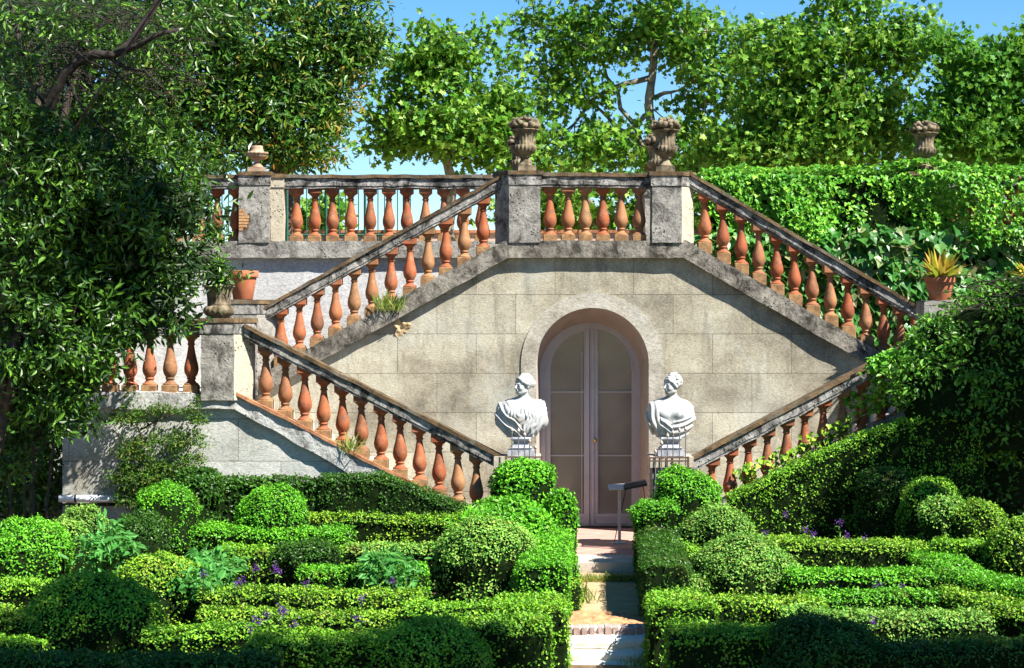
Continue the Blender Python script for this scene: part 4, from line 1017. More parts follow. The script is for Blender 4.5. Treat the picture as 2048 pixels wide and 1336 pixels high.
def bust(px, Y, zb, boy, label):
    X = PX(px, Y); t = thing('marble_bust', (X, Y, zb), label, 'bust', 'white marble busts flanking the door')
    V, Fs = surf_nets(bust_sdf(boy), (-.36, -.24, .205), (.38, .22, 1.07), .0072)
    part('figure', V + np.array([X, Y, zb]), Fs, M_marble, t, True)
    mb = MB(); mb.box(-.165, .165, -.14, .14, 0, .075)
    mb.box(-.14, .14, -.12, .12, .0755, .10)
    pr = [(.135, .10), (.115, .115), (.095, .14), (.09, .165), (.10, .185), (.125, .20), (.13, .215), (.12, .235)]
    for (a, z), (b, z2) in zip(pr[:-1], pr[1:]):
        a2, b2 = a, b; V = [(-a, -a, z), (a, -a, z), (a, a, z), (-a, a, z), (-b, -b, z2), (b, -b, z2), (b, b, z2), (-b, b, z2)]
        mb.add(V, [[(0, 1, 5, 4), (1, 2, 6, 5), (2, 3, 7, 6), (3, 0, 4, 7)]])
    ks = sorted(mb.F); part('socle', np.concatenate(mb.V) + np.array([X, Y, zb]), [np.concatenate(mb.F[k]) for k in ks], M_plinth, t)
YN = 23.2
nz0 = PZ(911, YN)
def newel(px0, px1, label):
    t = thing('newel_pedestal', (PX((px0 + px1) / 2, YN), YN + .1, 0), label, 'pedestal', 'newel pedestals of the lower flights')
    a, b = PX(px0, YN), PX(px1, YN); mb = MB(); mb.box(a + .03, b - .03, YN - .2, YN + .40, 0, nz0 - .13); V = np.concatenate(mb.V); mb.build('shaft', M_ped, t)
    V, Fs = sweep([(a, nz0), (b, nz0)], rect(YN - .24, YN + .44, -.13, -.004), .05, .004, 71); part('cap', V, Fs, M_pedlight, t)
    mb = MB(); mb.box(a + .05, b - .05, YN - .212, YN - .2001, .1, nz0 - .25); mb.build('panel', M_ped, t)
newel(988, 1082, 'stone pedestal under the woman bust, left of the door'); newel(1298, 1384, 'stone pedestal under the youth bust, right of the door')
bust(1042, YN, nz0, False, 'white marble bust of a draped woman with tied-back hair, left of the door')
bust(1341, YN, nz0, True, 'white marble bust of a curly-haired youth with one bare shoulder, right of the door')
# iron gates beside the pedestals
def gate(bars, posts, rails_y, Y, label):
    X0 = PX(posts[0], Y); t = thing('iron_gate', (PX((posts[0] + posts[1]) / 2, Y), Y, 0), label, 'gate', 'rusty iron gate leaves beside the pedestals')
    fr = MB(); zt = PZ(rails_y[0], Y)
    for p_ in posts: x = PX(p_, Y); fr.box(x - .014, x + .014, Y - .014, Y + .014, .01, zt + .012)
    a, b = sorted([PX(posts[0], Y), PX(posts[1], Y)])
    for ry in rails_y: z = PZ(ry, Y); fr.box(a, b, Y - .011, Y + .011, z - .009, z + .009)
    fr.box(a, b, Y - .011, Y + .011, .08, .11); fr.build('gate_frame', M_iron, t)
    for px, top in bars:
        x = PX(px, Y); z = PZ(top, Y); m = MB(); m.add(*tube([(x, Y - .001, .09), (x, Y - .001, z - .05)], .0075, 6)); bar = m.build('bar', M_iron2, t, True)
        V, Fs = lathe([(.001, -.055), (.010, -.052), (.006, -.045), (.006, -.038), (.017, -.028), (.021, -.014), (.017, .0), (.007, .012), (.001, .026)], 12, (x, Y - .001, z)); part('finial', V, Fs, M_finial, bar, True)
gate([(1024, 858), (1037, 859), (1049, 867), (1059, 880), (1071, 893)], (1012, 1084), (914, 923), 22.85, 'open iron gate leaf with ball finials in front of the woman bust')
gate([(1311, 901), (1323, 884), (1335, 869), (1346, 863), (1359, 858), (1371, 856)], (1297, 1376), (915, 922), 22.85, 'open iron gate leaf with ball finials in front of the youth bust')
# information lectern
Yl = 23.75; t = thing('lectern_sign', (PX(1238, Yl), Yl, 0), 'slim metal lectern sign standing before the grey door', 'sign')
x = PX(1239, Yl); zt = PZ(978, Yl); mb = MB(); mb.box(x - .018, x + .018, Yl - .018, Yl + .02, 0, zt); mb.box(x - .09, x + .09, Yl - .08, Yl + .08, 0, .012); mb.build('post', M_steel, t)
mb = MB(); a, b = PX(1217, Yl), PX(1250, Yl)
mb.add([(a, Yl - .2, zt), (b, Yl - .2, zt + .01), (b, Yl + .1, zt + .045), (a, Yl + .1, zt + .035), (a, Yl - .2, zt + .014), (b, Yl - .2, zt + .026), (b, Yl + .1, zt + .061), (a, Yl + .1, zt + .051)], [[(0, 1, 5, 4), (1, 2, 6, 5), (2, 3, 7, 6), (3, 0, 4, 7), (4, 5, 6, 7), (0, 3, 2, 1)]]); mb.build('bracket', M_steel, t)
mb = MB(); a, b = PX(1246, Yl), PX(1292, Yl); z2 = PZ(969, Yl)
mb.add([(a, Yl - .2, zt), (b, Yl - .2, z2), (b, Yl + .15, z2 + .035), (a, Yl + .15, zt + .035), (a, Yl - .2, zt + .028), (b, Yl - .2, z2 + .028), (b, Yl + .15, z2 + .060), (a, Yl + .15, zt + .060)], [[(0, 1, 5, 4), (1, 2, 6, 5), (2, 3, 7, 6), (3, 0, 4, 7), (4, 5, 6, 7), (0, 3, 2, 1)]]); mb.build('panel', M_black, t)
mb = MB(); mb.add(*tube([(PX(1252, Yl), Yl, zt), (PX(1229, Yl), Yl + .05, .01)], .006, 5)); mb.add(*tube([(PX(1286, Yl), Yl, z2), (PX(1291, Yl), Yl, .5)], .006, 5)); mb.add(*tube([(PX(1291, Yl), Yl, .5), (PX(1291, Yl), Yl, .0)], .006, 5)); mb.build('brace', M_iron2, t)
# drain pipe
t = thing('drain_pipe', (fx(180), YB_ - .1, fz(997)), 'white pipe clamped along the foot of the left wall', 'pipe')
mb = MB(); z = fz(996); mb.add(*tube([(fx(122), YB_ - .09, z), (fx(245), YB_ - .09, z)], .045, 14)); mb.build('pipe_run', M_pipe, t, True)
mb = MB(); mb.add(*tube([(fx(153), YB_ - .09, z), (fx(157), YB_ - .09, z)], .052, 14)); mb.build('clamp', M_black, t)
mb = MB(); mb.add(*tube([(fx(122), YB_ - .06, z - .075), (fx(235), YB_ - .06, z - .075)], .018, 10)); mb.build('thin_pipe', M_black, t, True)

exec_marker = 'VEGETATION'
# ================================================================ BACKGROUND TREES
def E(px, py, rxp, ryp, Y, ry=None, wgt=1.0):
    c = P(px, py, Y); k = Y / F; return (c, np.array([rxp * k, ry if ry else rxp * k * .7, ryp * k]), wgt * rxp * ryp / 1e4)
gp = 'plane trees behind the terrace'
tree('plane_tree', 'plane tree left of the arch, its ragged crown edged with sky', P(900, 700, 31) * [1, 1, 0] + [0, 0, 3.9], P(905, 200, 31), .11,
     [E(880, 130, 110, 62, 31), E(900, 255, 160, 85, 31, wgt=1.3), E(1000, 280, 90, 70, 31), E(790, 275, 60, 62, 31, wgt=.7), E(950, 85, 50, 35, 31, wgt=.5), E(735, 215, 45, 16, 31, wgt=.35), E(745, 300, 50, 14, 31, wgt=.4), E(800, 110, 60, 25, 31, wgt=.5), E(960, 60, 30, 30, 31, wgt=.4), E(870, 70, 60, 25, 31, wgt=.5), E(1010, 190, 60, 55, 31, wgt=.7), E(780, 180, 50, 50, 31, wgt=.6), E(1000, 110, 40, 30, 31, wgt=.4)], 430, 20, .17, .108, T_plane, G['plane'], M_planebark, 11, gp, 110, rnd=1.05, shell=.12)
tree('plane_tree', 'tallest plane tree rising behind the two arch urns, forked grey limbs showing', P(1290, 700, 33) * [1, 1, 0] + [0, 0, 3.9], P(1310, 60, 33), .12,
     [E(1150, 70, 130, 75, 33), E(1130, 170, 110, 70, 33, wgt=.7), E(1330, 60, 140, 90, 33), E(1200, 290, 130, 65, 33, wgt=1.3), E(1410, 160, 90, 90, 33), E(1060, 290, 70, 60, 33), E(1250, -60, 240, 55, 33), E(1400, 290, 100, 60, 33), E(1040, 40, 40, 16, 33, wgt=.5), E(1040, 130, 45, 18, 33, wgt=.5), E(1060, 200, 50, 16, 33, wgt=.5), E(1490, 60, 45, 18, 33, wgt=.5), E(1500, 190, 60, 50, 33, wgt=.9), E(1480, 90, 60, 60, 33, wgt=.8)], 600, 21, .17, .108, T_plane, G['plane'], M_planebark, 12, gp, 170, forks=7, rnd=1.05, shell=.12)
tree('plane_tree', 'broad plane tree left of the lone ivy urn, dense bright crown', P(1640, 700, 31) * [1, 1, 0] + [0, 0, 3.9], P(1650, 130, 31), .12,
     [E(1630, 110, 130, 90, 31), E(1560, 220, 110, 90, 31), E(1720, 240, 140, 100, 31, wgt=1.2), E(1780, 90, 100, 70, 31), E(1620, 310, 160, 50, 31, wgt=1.2), E(1680, 10, 90, 40, 31, wgt=.7), E(1840, 40, 40, 22, 31, wgt=.5), E(1560, 60, 40, 22, 31, wgt=.5), E(1480, 300, 90, 60, 31), E(1500, 110, 50, 60, 31, wgt=.5)], 760, 21, .16, .104, T_plane, G['plane'], M_planebark, 13, gp, 150, forks=6, rnd=1.05, shell=.12)
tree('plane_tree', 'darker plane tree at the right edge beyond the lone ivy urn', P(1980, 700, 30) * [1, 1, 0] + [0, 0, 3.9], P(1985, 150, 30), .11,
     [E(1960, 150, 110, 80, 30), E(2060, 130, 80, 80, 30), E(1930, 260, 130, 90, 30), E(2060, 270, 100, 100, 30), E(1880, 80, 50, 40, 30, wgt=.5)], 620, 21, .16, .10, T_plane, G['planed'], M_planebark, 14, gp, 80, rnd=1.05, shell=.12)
# trees farther back, seen low through the balusters and below the crowns
for k, (px, py, rx, ry_, Y, lab) in enumerate([(640, 430, 60, 45, 38, 'small distant tree glimpsed between the left terrace balusters'), (1180, 400, 180, 80, 37, 'leafy tree low behind the balusters over the arch'), (1500, 370, 200, 110, 37, 'distant tree behind the broad plane tree and right flight'), (1960, 360, 180, 120, 38, 'distant tree filling the gap behind the ivy at far right')]):
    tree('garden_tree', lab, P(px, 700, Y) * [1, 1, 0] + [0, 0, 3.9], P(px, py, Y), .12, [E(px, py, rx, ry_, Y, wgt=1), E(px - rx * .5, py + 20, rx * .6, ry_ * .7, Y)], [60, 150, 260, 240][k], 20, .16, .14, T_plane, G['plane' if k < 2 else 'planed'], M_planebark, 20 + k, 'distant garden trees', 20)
tree('evergreen_tree', 'dense evergreen with rusty seed clusters over the left terrace urn', P(570, 700, 29) * [1, 1, 0] + [0, 0, 3.9], P(570, 120, 29), .2,
     [E(590, 240, 95, 100, 29), E(500, 210, 120, 130, 29), E(640, 130, 90, 80, 29), E(520, 60, 150, 90, 29), E(380, 130, 150, 130, 29), E(380, 270, 130, 80, 29), E(600, 310, 70, 35, 29), E(700, 70, 60, 85, 29, wgt=.9), E(650, -10, 110, 50, 29), E(640, 200, 50, 60, 29, wgt=.6)], 900, 36, .15, .13, T_long, G['laurel2'], M_bark, 31, None, 90, forks=7)
# rusty seed clusters are part of that tree's edge
V = crown([E(660, 290, 30, 60, 28.6), E(560, 300, 40, 25, 28.6), E(700, 180, 25, 70, 28.8)], 42, 14, .12, .10, T_long, 32)[1:]
ev = [o for o in col.objects if o.name.startswith('evergreen_tree')][0]; tag(part('seed_clusters', V[0], [V[1]], G['rust'], ev), kind='stuff')
tree('evergreen_tree', 'tall shaded evergreen filling the top left behind the old conifer', P(150, 700, 30.5) * [1, 1, 0] + [0, 0, 3.9], P(150, 100, 30.5), .25,
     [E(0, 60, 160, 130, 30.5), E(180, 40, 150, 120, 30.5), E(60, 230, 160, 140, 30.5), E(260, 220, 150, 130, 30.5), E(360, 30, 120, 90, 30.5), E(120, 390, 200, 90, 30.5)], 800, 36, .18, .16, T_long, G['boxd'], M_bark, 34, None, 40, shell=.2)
# conifer with bare twigs at top left
t = tree('cypress_tree', 'dark old conifer with grey bare twigs in the top left corner', P(40, 700, 25.8) * [1, 1, 0] + [0, 0, 0], P(60, 60, 25.8), .22,
     [E(60, 60, 150, 90, 25.8), E(200, 60, 110, 70, 25.8), E(40, 180, 110, 60, 25.8, wgt=.6)], 420, 40, .16, .11, T_needle, G['conifer'], M_bark, 33, None, 30)
mb = MB()
r = np.random.default_rng(5)
def pxl(pts, Y): return np.array([P(a, b, Y + dy) for a, b, dy in pts])
for pts, r0, r1 in [([(60, 300, 0), (95, 210, 0), (130, 150, -.1), (150, 122, -.1), (190, 108, -.2), (232, 108, -.2), (262, 85, -.2), (290, 40, -.2), (310, 5, -.2), (325, -40, -.2)], .07, .035),
                    ([(232, 108, -.2), (275, 92, -.3), (320, 70, -.4), (360, 60, -.4)], .045, .02), ([(225, 112, -.2), (250, 130, -.2), (290, 145, -.3), (330, 175, -.4)], .03, .01),
                    ([(95, 210, 0), (60, 160, .1), (30, 60, .1), (20, -10, .1)], .05, .03), ([(140, 95, -.4), (180, 125, -.4), (230, 145, -.5), (290, 200, -.5), (330, 260, -.6)], .016, .006),
                    ([(130, 150, 0), (170, 215, -.1), (205, 255, -.2), (240, 280, -.3)], .02, .008)]:
    q = pxl(pts, 21.8); q += r.normal(size=q.shape) * .015; mb.add(*tube(q, np.linspace(r0, r1, len(q)), 8))
for k in range(95):
    a = np.array([r.uniform(0, 340), r.uniform(0, 200)]); Yk = 22.2 + r.uniform(-.6, .8); p0 = P(*a, Yk); L = r.uniform(.3, .9); ang = r.uniform(-1.2, .5)
    q, rr = limb(p0, p0 + np.array([cos(ang) * L, r.uniform(-.2, .2), sin(ang) * L * .8]), .008, .003, 900 + k, .16, 7, -.05); mb.add(*tube(q, rr, 4))
    for j in range(5):
        s_ = q[r.integers(2, 7)]; e_ = s_ + r.normal(size=3) * .12 + np.array([.05, 0, -.06]); mb.add(*tube([s_, (s_ + e_) / 2 + r.normal(size=3) * .01, e_], [.004, .003, .002], 4))
mb.build('bare_branches', M_twig, t, True, label='grey leafless branches')
# ================================================================ FRONT LEFT EVERGREEN
gl = None
def frontE(px, py, rx, ry_, Y=20.8, w_=1.0, ry=.7): return E(px, py, rx, ry_, Y, ry, w_)
tree('laurel_tree', 'big glossy-leaved evergreen hanging over the left landing balustrade', P(-90, 1100, 20.6) * [1, 1, 0] + [0, 0, ZM], P(80, 420, 20.8), .13,
     [frontE(30, 240, 70, 75), frontE(110, 340, 120, 90), frontE(60, 500, 130, 120), frontE(210, 430, 130, 110, 21.2), frontE(130, 620, 150, 110), frontE(285, 530, 90, 105, 21.8), frontE(270, 640, 90, 60, 21.8),
      frontE(70, 740, 110, 90), frontE(100, 820, 80, 50), frontE(170, 700, 60, 60), frontE(330, 590, 45, 40, 22.3, .8), frontE(330, 400, 110, 60, 22.0, .9), frontE(400, 440, 45, 40, 22.5, .6), frontE(20, 900, 50, 60, 21.5, .7), frontE(230, 300, 130, 70, 22.0), frontE(390, 350, 80, 60, 22.6, .5)] + [(P(px, py, 21.2) + S * t_, np.array([rr_, rr_, rr_ * .5]) * .78, rr_ * rr_ * 1.3) for px, py, t_, rr_ in [(40, 150, 5.0, .8), (150, 260, 5.2, .7), (300, 330, 5.6, .55), (60, 430, 5.8, .7), (230, 520, 6.4, .55), (60, 700, 7.6, .6), (200, 640, 7.2, .45)]],  # last clumps added out of view along the sun to shade this tree
     860, 36, .115, .12, T_long, G['laurel'], M_bark, 41, None, 160, shell=.3, forks=9, rnd=1.15, up=.25)
lt = [o for o in col.objects if o.name.startswith('laurel_tree')][0]
V = crown([E(120, 40, 150, 60, 21.9, .4), E(300, 90, 110, 80, 22.2, .4), E(30, 130, 60, 60, 21.6, .4), E(420, 30, 80, 50, 22.6, .4), E(230, 200, 110, 50, 22.0, .4), E(340, 260, 90, 50, 22.4, .4)], 100, 22, .14, .12, T_long, 47, shell=.1, rnd=1.1, up=.2)[1:]
part('upper_sprays', V[0], [V[1]], G['laurel'], lt)
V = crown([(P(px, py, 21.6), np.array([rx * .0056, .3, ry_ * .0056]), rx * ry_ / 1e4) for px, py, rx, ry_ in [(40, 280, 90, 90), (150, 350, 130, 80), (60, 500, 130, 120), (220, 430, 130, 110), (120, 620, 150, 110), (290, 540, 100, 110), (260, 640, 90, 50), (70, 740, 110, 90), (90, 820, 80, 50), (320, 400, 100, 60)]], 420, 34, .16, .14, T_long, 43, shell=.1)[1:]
part('inner_foliage', V[0], [V[1]], G['old'], lt)  # dark leaves added behind the crown to stand for its shade
# understorey stems and dark shrubs left of the wall
t = thing('dark_shrub', (fx(50), 23.6, ZM), 'shaded shrub filling the dark corner left of the stone block', 'shrub')
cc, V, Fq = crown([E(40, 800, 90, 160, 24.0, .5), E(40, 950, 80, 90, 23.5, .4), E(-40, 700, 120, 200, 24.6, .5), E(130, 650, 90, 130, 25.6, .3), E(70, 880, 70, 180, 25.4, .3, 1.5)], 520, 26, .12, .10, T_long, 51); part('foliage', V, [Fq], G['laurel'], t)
mb = MB()
for k, (px, lean) in enumerate([(68, 6), (25, -14), (95, 20), (52, 3)]): q, rr = limb(P(px, 1060, 22.6), P(px + lean, 700, 22.8), .035 if k == 0 else .018, .015, 77 + k, .04); mb.add(*tube(q, rr, 6))
mb.build('stems', M_bark, t, True)
# backing mass so that no daylight shows through the dark corner
mb = MB()
def blobs(name, ells_, label, cat, gm, ncl, nleaf, clr, size, T, seed, core=True, parentname='foliage', **kw):
    t = thing(name, (ells_[0][0][0], ells_[0][0][1], ZM), label, cat); cc, V, Fq = crown(ells_, ncl, nleaf, clr, size, T, seed, **kw); part('foliage', V, [Fq], gm, t)
    if core:
        m = MB()
        for (c, r_, _) in ells_:
            CV, CF = dome_core((c[0], c[1], c[2] + r_[2] * .8), r_[0] * .8, r_[1] * .8, r_[2] * .8, c[2] - r_[2] * .8, .05, seed); m.add(CV, CF)
        m.build('branches', M_core, t)  # solid dark cores painting the shade under the leaves
    return t
blobs('dark_shrub', [E(-30, 830, 160, 240, 26.2, .5), E(60, 600, 120, 160, 26.2, .3)], 'tall shaded shrub behind the trunks at far left', 'shrub', G['laurel'], 120, 20, .14, .11, T_long, 53)

# ================================================================ RIGHT IVY, CREEPER
def ivy_sheet(poly_top, poly_bot, Y, dens, size, T, gm, thick, seed, bulge=.12, name='foliage', parent=None, xr_=None, lf=3.0, droop=.6):
    r = np.random.default_rng(seed); xs = np.array([p_[0] for p_ in poly_top], float); a, b = xs[0], xs[-1]
    k = Y / F; area = np.trapz(np.interp(np.linspace(a, b, 200), *zip(*poly_bot)) - np.interp(np.linspace(a, b, 200), *zip(*poly_top)), np.linspace(a, b, 200)) * k * k
    n = int(area * dens); px = r.uniform(a, b, n); t_ = np.interp(px, *zip(*poly_top)); bt = np.interp(px, *zip(*poly_bot)); py = t_ + (bt - t_) * r.random(n)
    pos = np.stack([(px - CX) * k, np.full(n, Y), H + (CY - py) * k], -1)
    bul = bulge * (.5 + .5 * nz(pos, lf, seed)) + .07 * nz(pos, 9, seed + 1) + .03 * nz(pos, 22, seed + 2)
    pos[:, 1] -= bul + r.uniform(-thick, 0.02, n)
    hol = nz(pos * [1, 0, 1], lf * .9, seed + 7) + .5 * nz(pos * [1, 0, 1], lf * 3, seed + 8); kk = r.random(n) < np.clip(1.05 + 1.1 * hol, .22, 1); pos = pos[kk]; n = len(pos)
    nr = r.normal(size=pos.shape) * .45 + np.array([.1, -.75, .55])
    return leaves(pos, nr, size * r.uniform(.6, 1.3, n), T, np.array([0, -.2, -1.0]), droop, r)
t = thing('ivy', (cxp(1700), YC - .2, 3.2), 'bright small-leaved ivy blanketing the right terrace balustrade', 'ivy')
top = [(1400, 356), (1440, 348), (1560, 350), (1700, 352), (1790, 350), (1830, 338), (1880, 345), (1930, 350), (2300, 345)]
V1, F1 = ivy_sheet(top, [(1400, 470), (1880, 500), (2300, 470)], YC - .12, 1900, .066, T_ivy, None, .08, 61, .34, lf=2.4)
V2, F2 = ivy_sheet([(1400, 346), (1800, 346), (1845, 334), (1890, 342), (2300, 342)], [(1400, 375), (2300, 372)], YC - .14, 900, .075, T_ivy, None, .35, 62, .1)
V3, F3 = ivy_sheet([(1895, 380), (2300, 360)], [(1895, 385), (2300, 470)], YC - .12, 500, .075, T_ivy, None, .10, 66, .16)
mb = MB(); mb.add(V1, [F1]); mb.add(V2, [F2]); mb.add(V3, [F3])
# leaves on top of the coping
r = np.random.default_rng(8); n = 3800; pos = np.stack([r.uniform(cxp(1400), cxp(2250), n), r.uniform(YC - .2, YC + .5, n), np.full(n, czp(350)) + r.uniform(-.02, .09, n)], -1)
pos[:, 2] += .045 * nz(pos, 4, 9) + .035 * nz(pos, 11, 10); pos[:, 2] += .11 * np.exp(-((pos[:, 0] - cxp(1850)) / .35) ** 2) * (pos[:, 1] < YC + .0)
mb.add(*[q if i == 0 else [q] for i, q in enumerate(leaves(pos, r.normal(size=pos.shape) * .5 + np.array([0, -.2, 1]), .07 * r.uniform(.6, 1.3, n), T_ivy, None, 0, r))])
mb.build('foliage', G['ivy'], t)
m2 = MB(); m2.box(cxp(1405), cxp(1890), YC - .14, YC - .05, czp(478), czp(352)); m2.build('stems', M_core, t)  # near-black slab, painted shade for the gaps in the ivy
t = thing('creeper', (cxp(1700), YC - .3, 1.6), 'large-leaved creeper hanging on the wall behind the right upper flight', 'creeper')
V, Fq = ivy_sheet([(1395, 470), (2300, 458)], [(1395, 560), (1500, 620), (1750, 760), (2300, 800)], YC - .25, 400, .18, T_ivy, None, .12, 63, .25, lf=2.2, droop=.7); mb = MB(); mb.add(V, [Fq])
V, Fq = ivy_sheet([(1395, 455), (2300, 450)], [(1395, 500), (2300, 500)], YC - .28, 260, .2, T_ivy, None, .2, 64, .25, lf=2.2, droop=.55); mb.add(V, [Fq])
mb.build('foliage', G['vine'], t)
m2 = MB(); m2.box(cxp(1395), cxp(2300), YC - .16, YC - .11, .5, czp(478)); m2.build('stems', M_core, t)  # dark slab behind the creeper, painted shade between its leaves
# bushy creeper over the right lower landing
t = blobs('creeper_bush', [E(1990, 668, 125, 80, 22.9, .6), E(1890, 690, 60, 55, 22.9, .45), E(2060, 620, 120, 70, 23.0, .6), E(1900, 770, 110, 80, 22.7, .5), E(2020, 800, 130, 130, 22.7, .5), E(1900, 850, 50, 50, 22.8, .3)],
      'bushy creeper spilling over the right landing, dark beneath', 'creeper', G['creep'], 620, 30, .085, .075, T_oval, 65, shell=.75)
mb = MB(); r = np.random.default_rng(15)
for k in range(26):
    p0 = P(r.uniform(1930, 2080), r.uniform(560, 620), 22.5 + r.uniform(-.2, .1)); L = r.uniform(.3, .9); a = r.uniform(-.35, .45) + (pi if r.random() < .6 else 0)
    q, rr = limb(p0, p0 + np.array([cos(a) * L, -.05, abs(sin(a)) * L * .5]), .008, .003, 300 + k, .15, 7, .05); mb.add(*tube(q, rr, 4))
mb.build('dry_stems', M_twig, t, True)
V, Fq = ivy_sheet([(1735, 718), (1790, 690), (1860, 640)], [(1735, 735), (1790, 745), (1860, 760)], 22.95, 1500, .07, T_ivy, None, .12, 67, .08); part('trailing_leaves', V, [Fq], G['ivy'], t)
# ivy tufts through the lower right balusters
t = thing('ivy', (fx(1650), YB_ - .1, .9), 'thin yellow-green ivy strands among the lower right balusters', 'ivy'); mb = MB()
for k, (a, b, c_, d_) in enumerate([(1650, 1700, 850, 885), (1690, 1760, 790, 850), (1560, 1640, 905, 930), (1470, 1560, 935, 975), (1740, 1790, 740, 830), (1600, 1680, 870, 905), (1800, 1850, 740, 860)]):
    V, Fq = ivy_sheet([(a, c_), (b, c_ - (b - a) * .45)], [(a, d_), (b, d_ - (b - a) * .45)], YB_ - .06, 900, .065, T_ivy, None, .14, 70 + k, .05); mb.add(V, [Fq])
mb.build('foliage', G['yellow2'] if 'yellow2' in G else G['boxy'], t)
mb = MB(); r = np.random.default_rng(3)
for k in range(9): q, rr = limb(P(1470 + k * 40, 985 - k * 21, YB_ - .1), P(1530 + k * 42, 930 - k * 23, YB_ - .1), .006, .004, 500 + k, .15); mb.add(*tube(q, rr, 4))
mb.build('stems', M_twig, t, True)
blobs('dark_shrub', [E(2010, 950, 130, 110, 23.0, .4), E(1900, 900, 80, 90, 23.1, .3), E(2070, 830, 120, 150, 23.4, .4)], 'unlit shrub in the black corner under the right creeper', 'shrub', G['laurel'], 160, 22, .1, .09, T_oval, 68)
# climber on the left wall
t = thing('wall_climber', (fx(300), YB_ - .15, ZM), 'loose small-leaved shrub trained up the left front wall', 'shrub')
def cE(px, py, rx, ry_, w_=1.0): return E(px, py, rx, ry_, YB_ - .22, .13, w_)
cc, V, Fq = crown([cE(255, 830, 45, 22), cE(330, 820, 55, 14), cE(395, 840, 14, 55, 1.3), cE(275, 900, 45, 40), cE(350, 880, 50, 32), cE(320, 950, 85, 50, 1.4), cE(250, 960, 40, 50), cE(385, 930, 25, 50), cE(290, 1000, 60, 30), cE(258, 795, 8, 16)], 430, 26, .05, .036, T_oval, 81, .2); part('foliage', V, [Fq], G['climb'], t)
mb = MB()
for a, b in [((290, 1010), (285, 880)), ((285, 880), (255, 820)), ((285, 890), (330, 820)), ((280, 860), (400, 800)), ((280, 920), (225, 860)), ((300, 960), (350, 880)), ((330, 990), (395, 860))]:
    q, rr = limb(P(*a, YB_ - .17), P(*b, YB_ - .17), .014, .005, int(a[0] + b[0]), .08); mb.add(*tube(q, rr, 5))
mb.build('stems', M_bark, t, True)
# weed tuft on the left string and others
def tuft(px, py, Y, n, L, label, gm='grass', spread=1.0, name='grass_tuft', wd=T_blade):
    r = np.random.default_rng(int(px)); c = P(px, py, Y); pos = c + r.normal(size=(n, 3)) * np.array([.07 * spread, .05, .02])
    V, Fq = leaves(pos, r.normal(size=(n, 3)) * .4 + np.array([0, -1, .2]), L * r.uniform(.5, 1.2, n), wd, np.array([.0, 0, 1.0]), .62, r)
    return tag(part(name, V, [Fq], G[gm]), label, 'weed', 'weeds growing from the masonry')
tuft(782, 622, YA - .13, 150, .24, 'yellowish tuft of weeds on the upper left stone string', spread=1.5)
tuft(700, 905, YB_ - .12, 50, .24, 'small weed sprouting beside the lower left balusters', 'grass', .7)
tuft(1755, 745, YB_ - .1, 110, .12, 'dry weed near the top of the lower right rail')
for k, (px, lab) in enumerate([(1165, 'grass tuft at the left end of the door step'), (1195, 'grass tuft second from the left below the door step'), (1228, 'grass tuft in the middle below the door step'), (1262, 'grass tuft at the right end of the door step')]):
    tuft(px, 1163, 21.4, 260, .085, lab, 'grass', 1.7)
tuft(1160, 1208, 19.6, 90, .22, 'long arching grass beside the sandy path', 'grass', 1.2); tuft(1275, 1335, 17.3, 120, .09, 'tiny weed at the foot of the white step', 'grass', 1.0)

# ================================================================ PARTERRE
hedge([(612, 1033), (940, 1035)], .5, .45, ZM, 'long level hedge below the lower left flight, highest row', 'boxy')
hedge([(690, 1092), (905, 1094)], .35, .30, ZM, 'short pale hedge just below the highest left row', 'boxp')
hedge([(400, 1060), (700, 1064)], .5, .42, ZM, 'broad bright hedge below the two back left domes', 'boxb')
hedge([(440, 1096), (680, 1100)], .4, .30, ZM, 'hedge one row nearer than the broad bright left hedge', 'box')
hedge([(600, 1141), (850, 1143)], .42, .24, ZM, 'short sunlit hedge beside the blue-green perennials', 'boxb')
hedge([(400, 1187), (850, 1190)], .42, .15, ZL, 'long bright hedge behind the purple flowers on the left', 'boxy')
hedge([(400, 1225), (830, 1228)], .42, .10, ZL, 'long hedge right behind the front purple flowers', 'boxy')
hedge([(500, 1282), (900, 1276)], .65, .10, ZL, 'half-shaded hedge crossing the left foreground', 'box')
hedge([(290, 1262), (520, 1262)], .42, .06, ZL, 'short shaded hedge between the dark dome and front flowers', 'box')
hedge([(-80, 1168), (200, 1172)], .5, .25, ZM, 'hedge running out of the left edge below the big dome', 'box')
hedge([(-80, 1225), (110, 1235)], .6, .12, ZL, 'sunny hedge at the left edge beside the dark dome', 'boxy')
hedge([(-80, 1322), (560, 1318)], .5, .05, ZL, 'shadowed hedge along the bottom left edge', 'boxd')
hedge([(-80, 1285), (90, 1290)], .45, .05, ZL, 'low hedge in the bottom left corner', 'box')
hedge([(240, 1050), (420, 1052)], .6, .40, ZM, 'uneven dark hedge under the back left dome', 'boxd')
hedge([(1103, 1045), (1093, 1085), (1086, 1135)], .5, .40, ZM, 'hedge lining the left side of the path by the landing', 'boxb')
hedge([(1062, 1190), (1058, 1225)], .72, .16, ZL, 'hedge lining the left side of the path near the white step', 'box', zts=None)
hedge([(810, 1212), (1075, 1214)], .45, .18, ZL, 'hedge crossing below the big left path dome', 'box')
hedge([(900, 1252), (1098, 1252)], .5, .15, ZL, 'tall dark hedge end at the left of the white step', 'box')
hedge([(1308, 1028), (1318, 1070), (1334, 1135)], .45, .40, ZM, 'hedge lining the right side of the path by the landing', 'boxd')
hedge([(1352, 1190), (1368, 1225)], .6, .16, ZL, 'hedge lining the right side of the path near the white step', 'box')
hedge([(1480, 1028), (1850, 1032)], .45, .42, ZM, 'hedge behind the violet flowers on the right, at the slope foot', 'boxb')
